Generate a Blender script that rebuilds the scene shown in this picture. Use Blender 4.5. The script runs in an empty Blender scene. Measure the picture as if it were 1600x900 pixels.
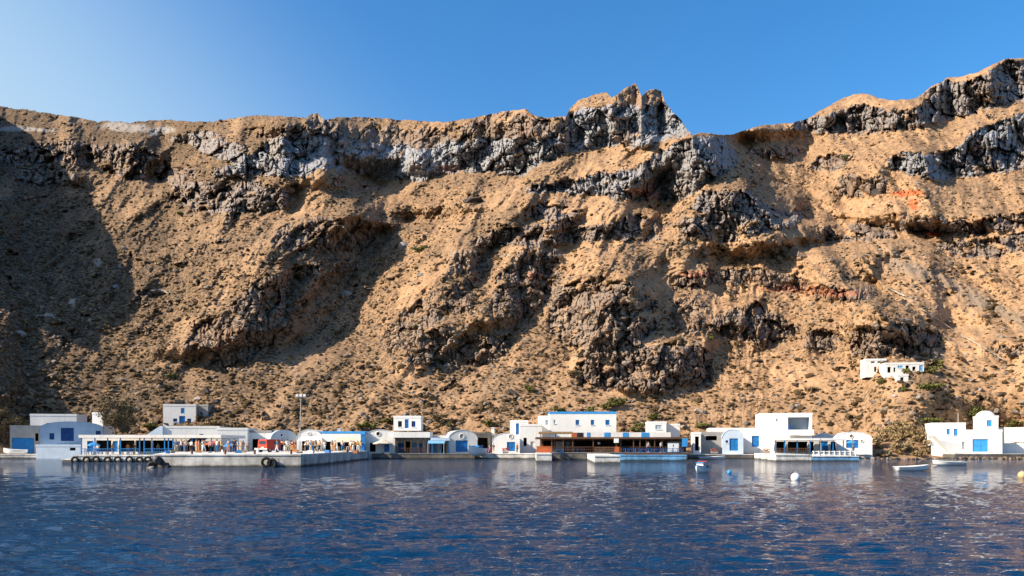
import bpy, bmesh, math, random
import numpy as np
from mathutils import Vector, Matrix

random.seed(7)
rng = np.random.default_rng(11)
R = math.radians
SC = bpy.context.scene
COL = SC.collection

# ------------------------------------------------------------------ camera and survey frame
F = 1333.0          # focal length in survey units (1600 wide)
HZ = 696.0          # height of the horizon in the survey
CAMH = 2.4          # eye height on the boat, metres above the water

def at(px, py, Y):
    return Vector(((px - 800.0) / F * Y, Y, CAMH + (HZ - py) / F * Y))

def X(px, Y): return (px - 800.0) / F * Y
def Zc(py, Y): return CAMH + (HZ - py) / F * Y

cam = bpy.data.cameras.new("camera")
camo = bpy.data.objects.new("camera", cam)
COL.objects.link(camo)
camo.location = (0, 0, CAMH)
camo.rotation_euler = (R(90), 0, 0)
cam.sensor_width = 36
cam.lens = 36 * F / 1600
cam.shift_y = (HZ - 450) / 1600
cam.clip_start = 0.5
cam.clip_end = 6000
SC.camera = camo

# ------------------------------------------------------------------ light
SUN_EL, SUN_AZ = 32.0, -110.0      # azimuth measured from the view axis (+Y), negative = left
sd = Vector((math.sin(R(SUN_AZ)) * math.cos(R(SUN_EL)), math.cos(R(SUN_AZ)) * math.cos(R(SUN_EL)), math.sin(R(SUN_EL))))
sun = bpy.data.lights.new("sun", "SUN")
sun.energy = 5.0
sun.angle = R(0.5)
sun.color = (1.0, 0.87, 0.70)
suno = bpy.data.objects.new("sun", sun)
COL.objects.link(suno)
suno.rotation_euler = (-sd).to_track_quat('-Z', 'Y').to_euler()
suno.location = sd * 900

w = bpy.data.worlds.new("World")
SC.world = w
w.use_nodes = True
wn = w.node_tree
wn.nodes.clear()
sky = wn.nodes.new("ShaderNodeTexSky")
sky.sky_type = 'NISHITA'
sky.sun_disc = False
sky.sun_elevation = R(SUN_EL)
sky.sun_rotation = R(SUN_AZ)
sky.altitude = 0
sky.air_density = 1.0
sky.dust_density = 2.0
sky.ozone_density = 3.0
bg = wn.nodes.new("ShaderNodeBackground")
bg.inputs["Strength"].default_value = 0.118
wo = wn.nodes.new("ShaderNodeOutputWorld")
hs = wn.nodes.new("ShaderNodeHueSaturation")
hs.inputs["Saturation"].default_value = 1.36
wn.links.new(sky.outputs[0], hs.inputs["Color"])
# brighter, hazier air towards the sun's side of the sky, close to the horizon
tc = wn.nodes.new("ShaderNodeTexCoord")
vm = wn.nodes.new("ShaderNodeVectorMath"); vm.operation = 'DOT_PRODUCT'
vm.inputs[1].default_value = (-0.97, 0.0, -1.1)
wn.links.new(tc.outputs["Generated"], vm.inputs[0])
mr = wn.nodes.new("ShaderNodeMapRange"); mr.interpolation_type = 'SMOOTHERSTEP'
mr.inputs["From Min"].default_value = -0.42; mr.inputs["From Max"].default_value = 0.33
mr.inputs["To Max"].default_value = 1.0
wn.links.new(vm.outputs["Value"], mr.inputs["Value"])
mx = wn.nodes.new("ShaderNodeMix"); mx.data_type = 'RGBA'
wn.links.new(mr.outputs[0], mx.inputs[0])
wn.links.new(hs.outputs[0], mx.inputs[6])
mx.inputs[7].default_value = (2.3, 3.2, 4.0, 1)
wn.links.new(mx.outputs[2], bg.inputs[0])
wn.links.new(bg.outputs[0], wo.inputs[0])
SC.view_settings.view_transform = 'Standard'
SC.view_settings.look = 'None'
SC.view_settings.exposure = 0.95
SC.view_settings.gamma = 1.0
SC.view_settings.use_curve_mapping = False
SC.cycles.max_bounces = 6
SC.cycles.use_denoising = True

# ------------------------------------------------------------------ noise
def _h(ix, iy, s):
    n = (ix.astype(np.int64) * 374761393 + iy.astype(np.int64) * 668265263 + s * 974634777) & 0xFFFFFFFF
    n = ((n ^ (n >> 13)) * 1274126177) & 0xFFFFFFFF
    n = n ^ (n >> 16)
    n = (n * 2246822519) & 0xFFFFFFFF
    return ((n ^ (n >> 15)) & 0xFFFFFF) / float(0xFFFFFF)

def perlin(x, y, s=0):
    x0 = np.floor(x); y0 = np.floor(y)
    fx = x - x0; fy = y - y0
    u = fx * fx * fx * (fx * (fx * 6 - 15) + 10); v = fy * fy * fy * (fy * (fy * 6 - 15) + 10)
    def g(i, j):
        a = _h(x0 + i, y0 + j, s) * 6.28318
        return np.cos(a) * (fx - i) + np.sin(a) * (fy - j)
    a = g(0, 0); b = g(1, 0); c = g(0, 1); d = g(1, 1)
    return 1.5 * (a + (b - a) * u + (c - a) * v + (a - b - c + d) * u * v)

def fbm(x, y, o=4, s=0, gain=0.5, ridged=False):
    t = 0; a = 1.0; n = 0.0
    for i in range(o):
        p = perlin(x, y, s + i * 17)
        t = t + a * ((1 - 2 * np.abs(p)) if ridged else p)
        n += a; a *= gain
        x = x * 2.03 + 7.7; y = y * 2.03 - 3.1
    return t / n

def facet(x, y, s=0, tilt=1.3, cracks=False):
    """blocky, faceted relief: every cell is a small tilted plane"""
    x0 = np.floor(x); y0 = np.floor(y)
    best = np.full(np.shape(x), 9e9); sec = np.full(np.shape(x), 9e9); out = np.zeros(np.shape(x))
    for i in (-1, 0, 1):
        for j in (-1, 0, 1):
            cx = x0 + i; cy = y0 + j
            px = cx + 0.1 + 0.8 * _h(cx, cy, s); py = cy + 0.1 + 0.8 * _h(cx, cy, s + 1)
            dx = x - px; dy = y - py
            d = dx * dx + dy * dy
            hh = _h(cx, cy, s + 2) - 0.5 + tilt * ((_h(cx, cy, s + 3) - 0.5) * dx + (_h(cx, cy, s + 4) - 0.5) * dy)
            m = d < best
            sec = np.where(m, best, np.minimum(sec, d))
            best = np.where(m, d, best); out = np.where(m, hh, out)
    if cracks: return out, 1 - sst(.03, .16, np.sqrt(sec) - np.sqrt(best))
    return out

def sst(a, b, x):
    t = np.clip((x - a) / (b - a), 0, 1)
    return t * t * (3 - 2 * t)

# ------------------------------------------------------------------ object helpers
def tag(o, label=None, cat=None, group=None, kind=None):
    if label: o['label'] = label
    if cat: o['category'] = cat
    if group: o['group'] = group
    if kind: o['kind'] = kind
    return o

def link(name, me, mats, parent=None):
    o = bpy.data.objects.new(name, me)
    COL.objects.link(o)
    for m in (mats if isinstance(mats, (list, tuple)) else [mats]):
        if m: me.materials.append(m)
    if parent: o.parent = parent
    return o

def npmesh(name, V, Fq, smooth=True):
    me = bpy.data.meshes.new(name)
    V = np.asarray(V, np.float32); Fq = np.asarray(Fq, np.int32)
    k = Fq.shape[1]
    me.vertices.add(len(V)); me.vertices.foreach_set("co", V.ravel())
    me.loops.add(Fq.size); me.loops.foreach_set("vertex_index", Fq.ravel())
    me.polygons.add(len(Fq))
    me.polygons.foreach_set("loop_start", np.arange(0, Fq.size, k, dtype=np.int32))
    me.polygons.foreach_set("loop_total", np.full(len(Fq), k, np.int32))
    me.polygons.foreach_set("use_smooth", np.full(len(Fq), smooth))
    me.update(calc_edges=True)
    return me

def gridfaces(nr, nc):
    i = np.arange(nr - 1)[:, None] * nc + np.arange(nc - 1)[None, :]
    i = i.ravel()
    return np.stack([i, i + 1, i + nc + 1, i + nc], 1)

# ------------------------------------------------------------------ node helpers
class NT:
    def __init__(s, name):
        s.m = bpy.data.materials.new(name); s.m.use_nodes = True
        s.t = s.m.node_tree; s.b = s.t.nodes["Principled BSDF"]
    def n(s, typ, **kw):
        nd = s.t.nodes.new("ShaderNode" + typ)
        for k, v in kw.items():
            if k in nd.inputs: nd.inputs[k].default_value = v
            else: setattr(nd, k, v)
        return nd
    def l(s, a, b): s.t.links.new(a, b)
    def coord(s, scale=(1, 1, 1), out="Object"):
        c = s.n("TexCoord"); m = s.n("Mapping"); m.inputs["Scale"].default_value = scale
        s.l(c.outputs[out], m.inputs[0]); return m.outputs[0]
    def noise(s, vec, scale, detail=4, rough=0.55):
        n = s.n("TexNoise", Scale=scale, Detail=detail, Roughness=rough); s.l(vec, n.inputs["Vector"]); return n.outputs["Fac"]
    def ramp(s, fac, stops):
        r = s.n("ValToRGB"); e = r.color_ramp.elements
        while len(e) < len(stops): e.new(0.5)
        for el, (p, c) in zip(e, stops):
            el.position = p; el.color = (c, c, c, 1) if isinstance(c, (int, float)) else (*c, 1)
        s.l(fac, r.inputs[0]); return r.outputs[0]
    def mix(s, fac, a, b, mode='MIX'):
        m = s.n("Mix", data_type='RGBA', blend_type=mode)
        for sock, v in ((m.inputs[0], fac), (m.inputs[6], a), (m.inputs[7], b)):
            if hasattr(v, 'is_output'): s.l(v, sock)
            elif isinstance(v, (int, float)): sock.default_value = v
            else: sock.default_value = (*v, 1)
        return m.outputs[2]
    def math(s, op, a, b=0.0):
        m = s.n("Math", operation=op)
        for sock, v in ((m.inputs[0], a), (m.inputs[1], b)):
            if hasattr(v, 'is_output'): s.l(v, sock)
            else: sock.default_value = v
        return m.outputs[0]
    def attr(s, name):
        a = s.n("Attribute"); a.attribute_name = name; return a.outputs["Fac"]
    def bump(s, h, strength, dist):
        b = s.n("Bump", Strength=strength, Distance=dist); s.l(h, b.inputs["Height"]); s.l(b.outputs[0], s.b.inputs["Normal"])

def simple(name, col, rough=0.7, var=0.15, scale=2.0, metal=0.0, spec=0.3, bump=0.0):
    """painted / plain material with an uneven, slightly worn tone"""
    t = NT(name)
    c = t.coord()
    n = t.noise(c, scale, 5, 0.6)
    lo = tuple(max(0, x * (1 - var)) for x in col); hi = tuple(min(1, x * (1 + var * 0.6)) for x in col)
    t.l(t.ramp(n, [(0.3, lo), (0.7, hi)]), t.b.inputs["Base Color"])
    t.b.inputs["Roughness"].default_value = rough
    t.b.inputs["Metallic"].default_value = metal
    t.b.inputs["Specular IOR Level"].default_value = spec
    if bump: t.bump(t.noise(c, scale * 6, 3), bump, 0.05)
    return t.m
# ------------------------------------------------------------------ hillside
SIL = [(-1500,260),(-700,180),(-400,30),(-200,52),(-120,98),(-50,154),(0,166),(40,171),(80,178),(120,183),(154,191),(160,189),(200,191),(240,188),(262,187),(300,190),(335,190),
 (370,184),(400,180),(440,181),(478,184),(485,178),(497,177),(506,187),(540,183),(580,183),(620,187),(660,189),(700,190),(740,184),
 (765,178),(790,174),(822,170),(830,178),(850,185),(870,182),(884,182),(890,170),(905,156),(925,149),(948,144),(956,152),(962,150),
 (975,139),(993,130),(998,140),(1002,150),(1012,142),(1025,138),(1033,142),(1039,160),(1050,174),(1065,188),(1075,204),(1083,211),
 (1100,207),(1115,210),(1130,212),(1150,208),(1175,200),(1200,195),(1235,192),(1262,185),(1290,168),(1320,151),(1345,145),(1365,150),
 (1390,157),(1415,155),(1435,152),(1455,135),(1480,122),(1500,120),(1530,112),(1555,98),(1570,92),(1600,90),(1700,80),(1900,110),(2400,220),(3100,300)]

# rock bands: [(u, v_top, v_bottom), ...], slope, rock strength, grey (1) or brown (0), column strength
BANDS = [
 ([(-60,240,262),(0,238,258),(60,230,262),(100,226,262)], 2.2, .9, .2, .4),
 ([(95,224,260),(150,220,262),(200,224,276),(240,240,284),(275,262,285),(310,264,276)], 2.4, .9, .25, .5),
 ([(20,268,292),(80,262,296),(120,268,290)], 1.8, .7, .2, .3),
 ([(270,212,222),(300,212,228),(330,205,250),(370,224,252),(385,222,240)], 2.4, .9, .6, .6),
 ([(330,268,276),(360,258,276),(400,228,276),(420,214,276),(470,206,274),(490,206,262),(510,204,258),(545,218,268),(600,226,280),
   (650,232,286),(690,226,276),(735,226,272),(770,214,272),(800,214,268),(830,214,264),(860,216,252),(885,218,242)], 3.6, 1, 1, .35),
 ([(720,232,272),(770,212,274),(830,212,266),(850,222,256)], 3.2, 1, .9, .9),
 ([(405,205,214),(470,190,208),(490,181,208),(510,186,206),(545,198,218),(600,202,228),(650,206,234),(690,200,228),(735,194,226),(770,180,216),(800,176,216),(830,178,216),(860,192,218),(885,206,218)], 1.5, .8, .1, .3),
 ([(884,188,236),(905,176,238),(950,166,234),(1000,166,232),(1040,160,222),(1070,194,213),(1084,208,214)], 3.6, 1, 1, .55),
 ([(960,150,170),(990,134,168),(1036,140,168)], 2.6, .42, .3, .3),
 ([(820,288,296),(860,282,298),(900,278,302),(940,272,304),(980,264,312),(1010,252,314),(1035,238,314),(1060,224,312),(1095,212,292),(1130,216,270),(1152,236,258)], 3.2, 1, .8, 1),
 ([(270,286,312),(300,284,330),(350,286,337),(400,292,338),(440,296,336),(462,286,306)], 2.8, 1, .35, .6),
 ([(430,370,384),(460,352,398),(500,342,400),(550,338,392),(590,345,380)], 1.9, .8, .15, .4),
 ([(285,545,572),(310,500,572),(360,470,578),(410,430,555),(450,425,520)], 1.6, .8, .05, .4),
 ([(440,424,444),(480,414,446),(520,410,430),(560,402,420)], 1.8, .7, .1, .3),
 ([(825,318,338),(850,314,342),(890,320,346),(905,330,342)], 2.6, 1, .25, .6),
 ([(740,366,380),(780,360,384),(830,348,386),(880,346,384),(905,350,376)], 2.2, .9, .2, .5),
 ([(885,356,376),(930,352,376),(980,340,384),(1030,344,382)], 2.2, .9, .25, .5),
 ([(1060,340,360),(1095,296,372),(1130,298,374),(1170,302,372),(1200,318,360),(1250,330,350)], 2.6, 1, .45, .9),
 ([(1170,230,246),(1200,230,248),(1250,226,240)], 1.9, .8, .3, .4),
 ([(1236,194,206),(1270,186,206),(1300,176,212),(1350,162,210),(1400,172,204),(1450,158,190)], 3.2, 1, .6, 1),
 ([(1446,138,190),(1480,128,186),(1530,118,172),(1570,96,168),(1640,92,160),(1720,90,160)], 3.2, 1, .6, 1),
 ([(1385,246,266),(1430,240,274),(1480,236,276),(1520,206,276),(1560,192,268),(1600,184,262),(1700,170,255)], 3.4, 1, 1, 1.2),
 ([(1260,256,264),(1300,240,268),(1330,242,262)], 1.6, .6, .4, .3),
 ([(1308,278,302),(1330,272,306),(1382,286,306)], 2.3, 1, .2, .5),
 ([(1400,352,366),(1450,340,366),(1520,338,364),(1600,334,362),(1700,330,360)], 2.2, .9, .3, .6),
 ([(1470,374,390),(1520,370,398),(1560,372,404),(1600,366,396),(1700,360,390)], 2.2, .9, .2, .6),
 ([(1280,352,376),(1340,352,384),(1400,358,376)], 1.8, .7, .15, .4),
 ([(1055,424,450),(1110,418,444),(1160,424,450),(1260,432,456)], 2.0, .8, .1, .5),
 ([(1270,446,462),(1320,442,466),(1365,444,462)], 2.2, .9, .0, .5),
 ([(640,512,566),(680,520,572),(745,530,572),(770,520,566),(800,508,552)], 2.2, .9, .05, .4),
 ([(590,520,546),(630,490,545),(690,450,500),(740,436,490)], 1.5, .6, .05, .3),
 ([(700,392,430),(740,388,432),(768,400,430)], 1.6, .6, .1, .3),
 ([(770,440,500),(820,392,502),(875,388,452)], 1.6, .75, .1, .4),
 ([(860,470,520),(880,440,540),(940,430,545),(1000,450,540),(1035,470,500)], 1.7, .85, .1, .6),
 ([(905,548,600),(940,535,606),(1000,538,612),(1060,540,606),(1112,548,602)], 2.0, .95, .1, .6),
 ([(1040,485,520),(1080,460,525),(1110,490,515)], 1.4, .5, .1, .3),
 ([(1108,505,525),(1140,488,532),(1180,476,536),(1220,492,532),(1245,515,528)], 2.0, .9, .1, .5),
 ([(1255,520,548),(1285,514,552),(1312,522,548)], 2.0, .9, .1, .4),
 ([(1328,512,556),(1360,504,562),(1410,508,564),(1450,514,552),(1468,520,540)], 3.0, 1, .1, .6),
 ([(1540,545,556),(1575,540,558),(1600,545,556)], 1.6, .6, .2, .3),
 ([(1180,376,396),(1230,380,400),(1260,390,400)], 1.5, .5, .1, .3),
]

# spur flanks turned away from the sun: rows (v, u_left, u_right), depth step, approach width, recovery width
FLANKS = [
 ([(200,230,330),(235,190,320),(262,160,300),(280,150,280)], .045, 120, 120),
 ([(182,498,560),(210,502,640),(240,500,690),(280,500,700)], .085, 120, 220),
 ([(205,345,400),(240,340,460),(275,330,440)], .035, 80, 60),
 ([(258,512,530),(285,508,590),(305,515,630),(330,560,648),(348,600,640)], .085, 130, 160),
 ([(282,300,430),(310,290,450),(340,320,445)], .045, 60, 120),
 ([(335,545,600),(370,500,606),(400,440,610),(430,425,585),(470,395,540),(520,380,492),(545,330,440)], .092, 170, 260),
 ([(160,1036,1056),(175,1010,1076),(205,990,1090),(226,1000,1090)], .05, 60, 120),
 ([(212,1098,1150),(250,1125,1190),(285,1160,1220),(310,1165,1285),(340,1170,1302),(372,1178,1300),(385,1185,1260)], .155, 160, 200),
 ([(345,1270,1330),(365,1275,1415),(385,1285,1428),(405,1298,1392),(440,1318,1365),(480,1362,1412),(515,1400,1470)], .12, 90, 220),
 ([(380,825,878),(430,795,872),(455,780,866),(480,757,845),(505,762,825)], .06, 70, 110),
 ([(392,710,764),(425,702,768),(440,690,757),(475,698,740)], .035, 60, 70),
 ([(505,690,790),(535,645,740),(572,640,748)], .05, 60, 90),
 ([(405,972,1000),(450,982,1042),(485,948,1036),(525,960,1010)], .05, 80, 100),
 ([(540,1060,1115),(580,1050,1112),(608,1000,1085)], .045, 60, 90),
 ([(476,1172,1188),(505,1170,1218),(525,1178,1242),(538,1178,1200)], .04, 60, 80),
 ([(504,1340,1370),(530,1335,1465),(564,1345,1445)], .05, 50, 90),
 ([(515,1262,1290),(550,1262,1314)], .03, 30, 50),
 ([(340,880,905),(365,830,905),(386,830,895)], .035, 60, 80),
 ([(270,1335,1370),(300,1330,1400),(318,1340,1380)], .03, 40, 60),
]
ORANGE = [(1420,300,24,5),(1425,320,7,9),(1457,367,14,4)]
RUST = [(1240,452,60,5),(1300,458,50,6),(1085,428,30,6),(835,430,16,8),(1005,300,30,8),(700,262,20,6)]
PALE = [(195,198,38,7),(250,204,22,7),(35,202,55,4),(1310,200,18,8),(240,458,26,4),(150,409,7,6),(112,474,4,8),(75,494,14,4),(430,235,14,20),(484,214,12,12),(545,242,10,18)]

du = 1.15
ucols = np.concatenate([np.linspace(-1500, -40, 130)[:-1], np.arange(-40, 1640, du), np.linspace(1640, 3100, 110)])
NT_ROWS = 500
tt = np.linspace(0, 1, NT_ROWS)
s_u = np.interp(ucols, [a for a, b in SIL], [b for a, b in SIL])
s_u = s_u + 2.2 * fbm(ucols / 14.0, ucols * 0 + 3.3, 4, 5) + 1.0 * facet(ucols / 5.0, ucols * 0 + .5, 3)
VB = 722.0
U = np.broadcast_to(ucols[None, :], (NT_ROWS, len(ucols))).copy()
ks = np.interp(np.arange(-40, 1640, du), ucols, s_u); kk_ = np.ones(161) / 161
ks = np.convolve(np.pad(ks, 160, mode='edge'), np.convolve(kk_, kk_), 'valid')
s_s = np.where((ucols >= -40) & (ucols < 1640), np.interp(ucols, np.arange(-40, 1640, du), ks), s_u)
VV = VB + (s_s[None, :] - VB) * tt[:, None] + (s_u - s_s)[None, :] * sst(.68, 1, tt)[:, None]

# warp so that traced edges come out ragged
wu = U + 9 * fbm(U / 38, VV / 30, 4, 21) + 4 * facet(U / 9, VV / 9, 31)
wv = VV + 11 * fbm(U / 130, VV / 130, 2, 43) + 8 * fbm(U / 34, VV / 34, 4, 41) + 5 * facet(U / 8, VV / 11, 51)
rock = np.zeros_like(U); grey = np.zeros_like(U); cols_ = np.zeros_like(U); mslope = np.zeros_like(U)
for pts, ms, rk, gr, cs in BANDS:
    pu = [p[0] for p in pts]
    a = np.interp(wu, pu, [p[1] for p in pts]); b = np.interp(wu, pu, [p[2] for p in pts])
    k = sst(a - 3, a + 3, wv) * (1 - sst(b - 4, b + 4, wv)) * sst(pu[0] - 13, pu[0] + 10, wu) * (1 - sst(pu[-1] - 10, pu[-1] + 13, wu))
    mslope = np.maximum(mslope, k * ms)
    rock = np.maximum(rock, k * rk)
    grey = np.where(k > .3, np.maximum(grey, k * gr), grey)
    cols_ = np.maximum(cols_, k * cs)
dgl = sst(1050, 1250, U)
across = (U + .8 * VV) * (1 - dgl) + (U - .8 * VV + 300) * dgl + 30 * fbm(U / 70, VV / 60, 4, 307)
brk = sst(-.45, -.05, fbm(across / 26, VV / 22, 4, 301) + .25 * fbm(U / 90, VV / 70, 2, 302))
brk2 = np.where(grey > .5, sst(-.58, -.26, fbm(across / 34, VV / 28, 4, 304)), np.where(grey < .13, sst(-.30, .10, fbm(across / 22, VV / 24, 4, 305) + .2 * brk), brk))
rock *= brk2; mslope *= (.45 + .55 * brk2); cols_ *= brk2
# scattered outcrops over the open slope, denser on the left
oc = fbm(U / 30, VV / 15, 4, 71) + 0.35 * fbm(U / 160, VV / 110, 2, 72)
dens = np.interp(U, [-200, 300, 620, 1000, 1600], [.30, .34, .42, .42, .46])
outc = sst(dens, dens + .12, oc) * (1 - rock) * sst(690, 640, VV)
rock = np.maximum(rock, .75 * outc)
mslope = np.maximum(mslope, 1.5 * outc)

e = (HZ - VV) / F
foot = np.interp(ucols, [-1500, -10, 40, 1345, 1385, 1435, 1475, 1600, 1640, 3100], [.5, .40, .12, .12, .42, .42, .16, .16, .3, .5])
mb = foot[None, :] + (0.63 - foot[None, :]) * sst(700, 668, VV)
mb = mb + 0.05 * fbm(U / 120, VV / 60, 3, 81)
m = np.maximum(mb, mslope)
m = np.maximum(m, e + 0.17)
yshore = np.interp(ucols, [-1500, 0, 100, 600, 740, 1080, 1360, 1480, 1600, 3100], [120, 158, 158, 153, 150, 150, 150, 149, 150, 130])
de = np.diff(e, axis=0)
integrand = 1.0 / (m - e)
lnY = np.zeros_like(U)
lnY[1:] = np.cumsum(de * 0.5 * (integrand[1:] + integrand[:-1]), axis=0)
lnY += np.log(yshore)[None, :]
# columns may not drift apart freely: keep the broad hillside continuous, let only part of the difference stand
k = np.ones(161) / 161
def blur_u(A, half):
    out = np.empty_like(A)
    n = 2 * half + 1
    P = np.concatenate([np.repeat(A[:, :1], half, 1), A, np.repeat(A[:, -1:], half, 1)], 1)
    c = np.cumsum(P, 1); c = np.concatenate([np.zeros((A.shape[0], 1)), c], 1)
    return (c[:, n:] - c[:, :-n]) / n
eg = np.linspace(-.06, .56, 1200); ref = np.concatenate([[0], np.cumsum((eg[1] - eg[0]) / (.63 + .2 * sst(.40, .5, eg) - eg))])[:-1]
lnRef = np.interp(e, eg, ref)
lnY = lnY - lnRef
lnB = blur_u(blur_u(lnY, 60), 60)
dev = lnY - lnB
dlo = blur_u(blur_u(dev.T.copy(), 34).T.copy(), 7)
dlo = blur_u(blur_u(dlo.T.copy(), 34).T.copy(), 7)
dev = blur_u(dev - 1.0 * blur_u(blur_u(dev.T.copy(), 34), 20).T, 6) + 0.35 * dlo
lnY = lnB + dev + lnRef

fu = U + 10 * fbm(U / 50, VV / 40, 4, 121) + 4 * facet(U / 12, VV / 14, 131)
fv = VV + 7 * fbm(U / 45, VV / 45, 3, 141)
Rl = np.zeros_like(U)
for rows, A, wl, wr in FLANKS:
    vs = [r[0] for r in rows]
    uL = np.interp(fv, vs, [r[1] for r in rows]); uR = np.interp(fv, vs, [r[2] for r in rows])
    fade = sst(vs[0] - 14, vs[0] + 10, fv) * (1 - sst(vs[-1] - 8, vs[-1] + 22, fv))
    up = np.clip((fu - uL) / np.maximum(uR - uL, 6), 0, 1)
    prof = -0.55 * sst(0, 1, (fu - (uL - wl)) / wl) + up - 0.45 * sst(0, 1, (fu - uR) / wr)
    Rl += 1.05 * A * fade * prof
# the tall spur beyond the left edge of the view, which shades the left flank
Rl += -0.38 * sst(-22, -120, U) * (1 - sst(225, 375, VV + .12 * U + 30 * fbm(U / 60, VV / 60, 3, 411))) * (1 - 0.0 * U)
# the bay curves round: both ends of the slope come forward
Rl += -(0.13 * sst(1120, 1750, U) + 0.05 * sst(450, -100, U)) * sst(692, 600, VV)
shore_fade = sst(700, 670, VV)
# gullies and ribs of the open slope, running down and to the left
g1 = (1 - dgl) * fbm((U + .75 * VV + 26 * fbm(U / 80, VV / 80, 3, 155)) / 150, VV / 330 + 3, 4, 151, ridged=True) + dgl * fbm((U - .8 * VV) / 150, VV / 330 + 3, 4, 152, ridged=True)
g2 = fbm(across / 44, VV / 100, 4, 161, ridged=True)
Rl += shore_fade * (-0.046 * g1 - np.interp(U, [0, 500], [.006, .011]) * g2) * np.interp(VV, [420, 620], [1, .25])
# rock relief
wx_ = .35 * perlin(U / 24, VV / 24, 9); wy_ = .3 * perlin(U / 20, VV / 26, 13)
fc, kc = facet(U / 24 + wx_, VV / 30 + wy_, 171, 1.6, True); fm, km = facet(U / 10 + wx_, VV / 12 + wy_, 181, 1.6, True); fs = facet(U / 4.4, VV / 4.6, 191, 1.6)
colm = np.abs(perlin(U / 9 + .6 * perlin(U / 25, VV / 22, 7), VV / 75, 201)); colm2 = np.abs(perlin(U / 4.2, VV / 30, 211))
rk = np.clip(rock, 0, 1)
smw = 1 - .6 * sst(470, 500, fu) * (1 - sst(690, 730, fu)) * sst(196, 222, fv) * (1 - sst(275, 290, fv))
Rl += smw * rk * (0.020 * fc + 0.010 * fm + 0.005 * fs + 0.007 * kc + 0.004 * km + 0.024 * fbm(U / 60, VV / 60, 2, 177)) + np.clip(cols_, 0, 1.2) * (0.013 * colm + 0.004 * colm2)
# rubble and tussocks of the open slope
sm = facet(U / 5.2, VV / 3.2, 221, 2.0); sm2 = fbm(U / 9.0, VV / 3.4, 3, 231)
rough = np.interp(U, [0, 300, 700, 1100, 1600], [1.25, 1.2, .9, .75, .7])
Rl += shore_fade * (1 - rk) * rough * np.interp(VV, [380, 560], [1, .4]) * (0.0032 * sm2 + 0.0016 * sm) + 0.006 * shore_fade * np.interp(VV, [380, 600], [1, .2]) * fbm(U / 17, VV / 11, 3, 241)
lnY = lnY + Rl * sst(716, 690, VV)
YY = np.exp(lnY)
XX = (U - 800) / F * YY
ZZ = CAMH + e * YY

# back of the mountain
BX, BY, BZ = [], [], []
yr = YY[-1]; er = e[-1]
for ky, ke in ((1.03, .985), (1.12, .93), (1.4, .72), (2.0, .40)):
    yk = yr * ky
    BX.append((ucols - 800) / F * yk); BY.append(yk); BZ.append(CAMH + er * ke * yk)
V = np.stack([np.concatenate([XX, BX]), np.concatenate([YY, BY]), np.concatenate([ZZ, BZ])], -1)
nr, nc = V.shape[:2]
hill_me = npmesh("hillside", V.reshape(-1, 3), gridfaces(nr, nc)[:, ::-1] if False else gridfaces(nr, nc), True)
scree = sst(-.05, .40, fbm(across / 75, VV / 210, 4, 421) + .25 * fbm(U / 30, VV / 30, 3, 422)) * (1 - rk)
def pad(A): return np.concatenate([A, np.repeat(A[-1:], 4, 0)]).astype(np.float32).ravel()
def spots(L, amp):
    o = np.zeros_like(U)
    for (a, b, ra, rb) in L:
        d = np.sqrt(((fu - a) / ra) ** 2 + ((fv - b) / rb) ** 2)
        o = np.maximum(o, 1 - sst(.7, 1.25, d))
    return o * amp
for nm, A in (("rock", rk), ("grey", grey), ("scree", scree), ("orange", np.maximum(spots(ORANGE, 1), spots(RUST, .32))), ("track", np.exp(-((fv - np.interp(fu, [1370, 1450, 1600, 1700], [396, 428, 505, 560])) / 13.0) ** 2) * sst(1365, 1400, fu)), ("pale", spots(PALE, 1)),
              ("scrub", np.interp(U, [-200, 250, 600, 950, 1600], [.88, .78, .48, .32, .22]))):  # scrub thickens leftwards, raised further to deepen the left shading
    at_ = hill_me.attributes.new(nm, 'FLOAT', 'POINT'); at_.data.foreach_set("value", pad(A))

def ground(px, py):
    """point of the hillside seen at survey position px, py"""
    j = int(np.clip(np.searchsorted(ucols, px), 0, len(ucols) - 1))
    i = int(np.argmin(np.abs(VV[:, j] - py)))
    return Vector((XX[i, j], YY[i, j], ZZ[i, j]))

t = NT("hillside_earth")
c = t.coord((1, 1, 1))
big = t.noise(c, 0.03, 5, 0.6); mid = t.noise(c, 0.22, 5, 0.65); fine = t.noise(c, 1.1, 5, 0.7); finer = t.noise(c, 3.2, 3, 0.6)
scr = t.attr("scrub"); rka = t.attr("rock"); gya = t.attr("grey")
grass = t.ramp(mid, [(0.30, (.205, .124, .070)), (0.48, (.350, .209, .112)), (0.70, (.465, .288, .160))])
soil = t.ramp(fine, [(0.3, (.110, .078, .052)), (0.62, (.240, .165, .105))])
gf = t.math('ADD', t.math('MULTIPLY', t.math('SUBTRACT', big, .5), 1.6), t.math('MULTIPLY', scr, .75))
earth = t.mix(t.ramp(gf, [(0.12, .05), (0.75, .8)]), grass, soil)
earth = t.mix(t.math('MULTIPLY', t.attr('scree'), .38), earth, t.ramp(mid, [(.3, (.31, .193, .108)), (.7, (.43, .276, .160))]))
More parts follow.
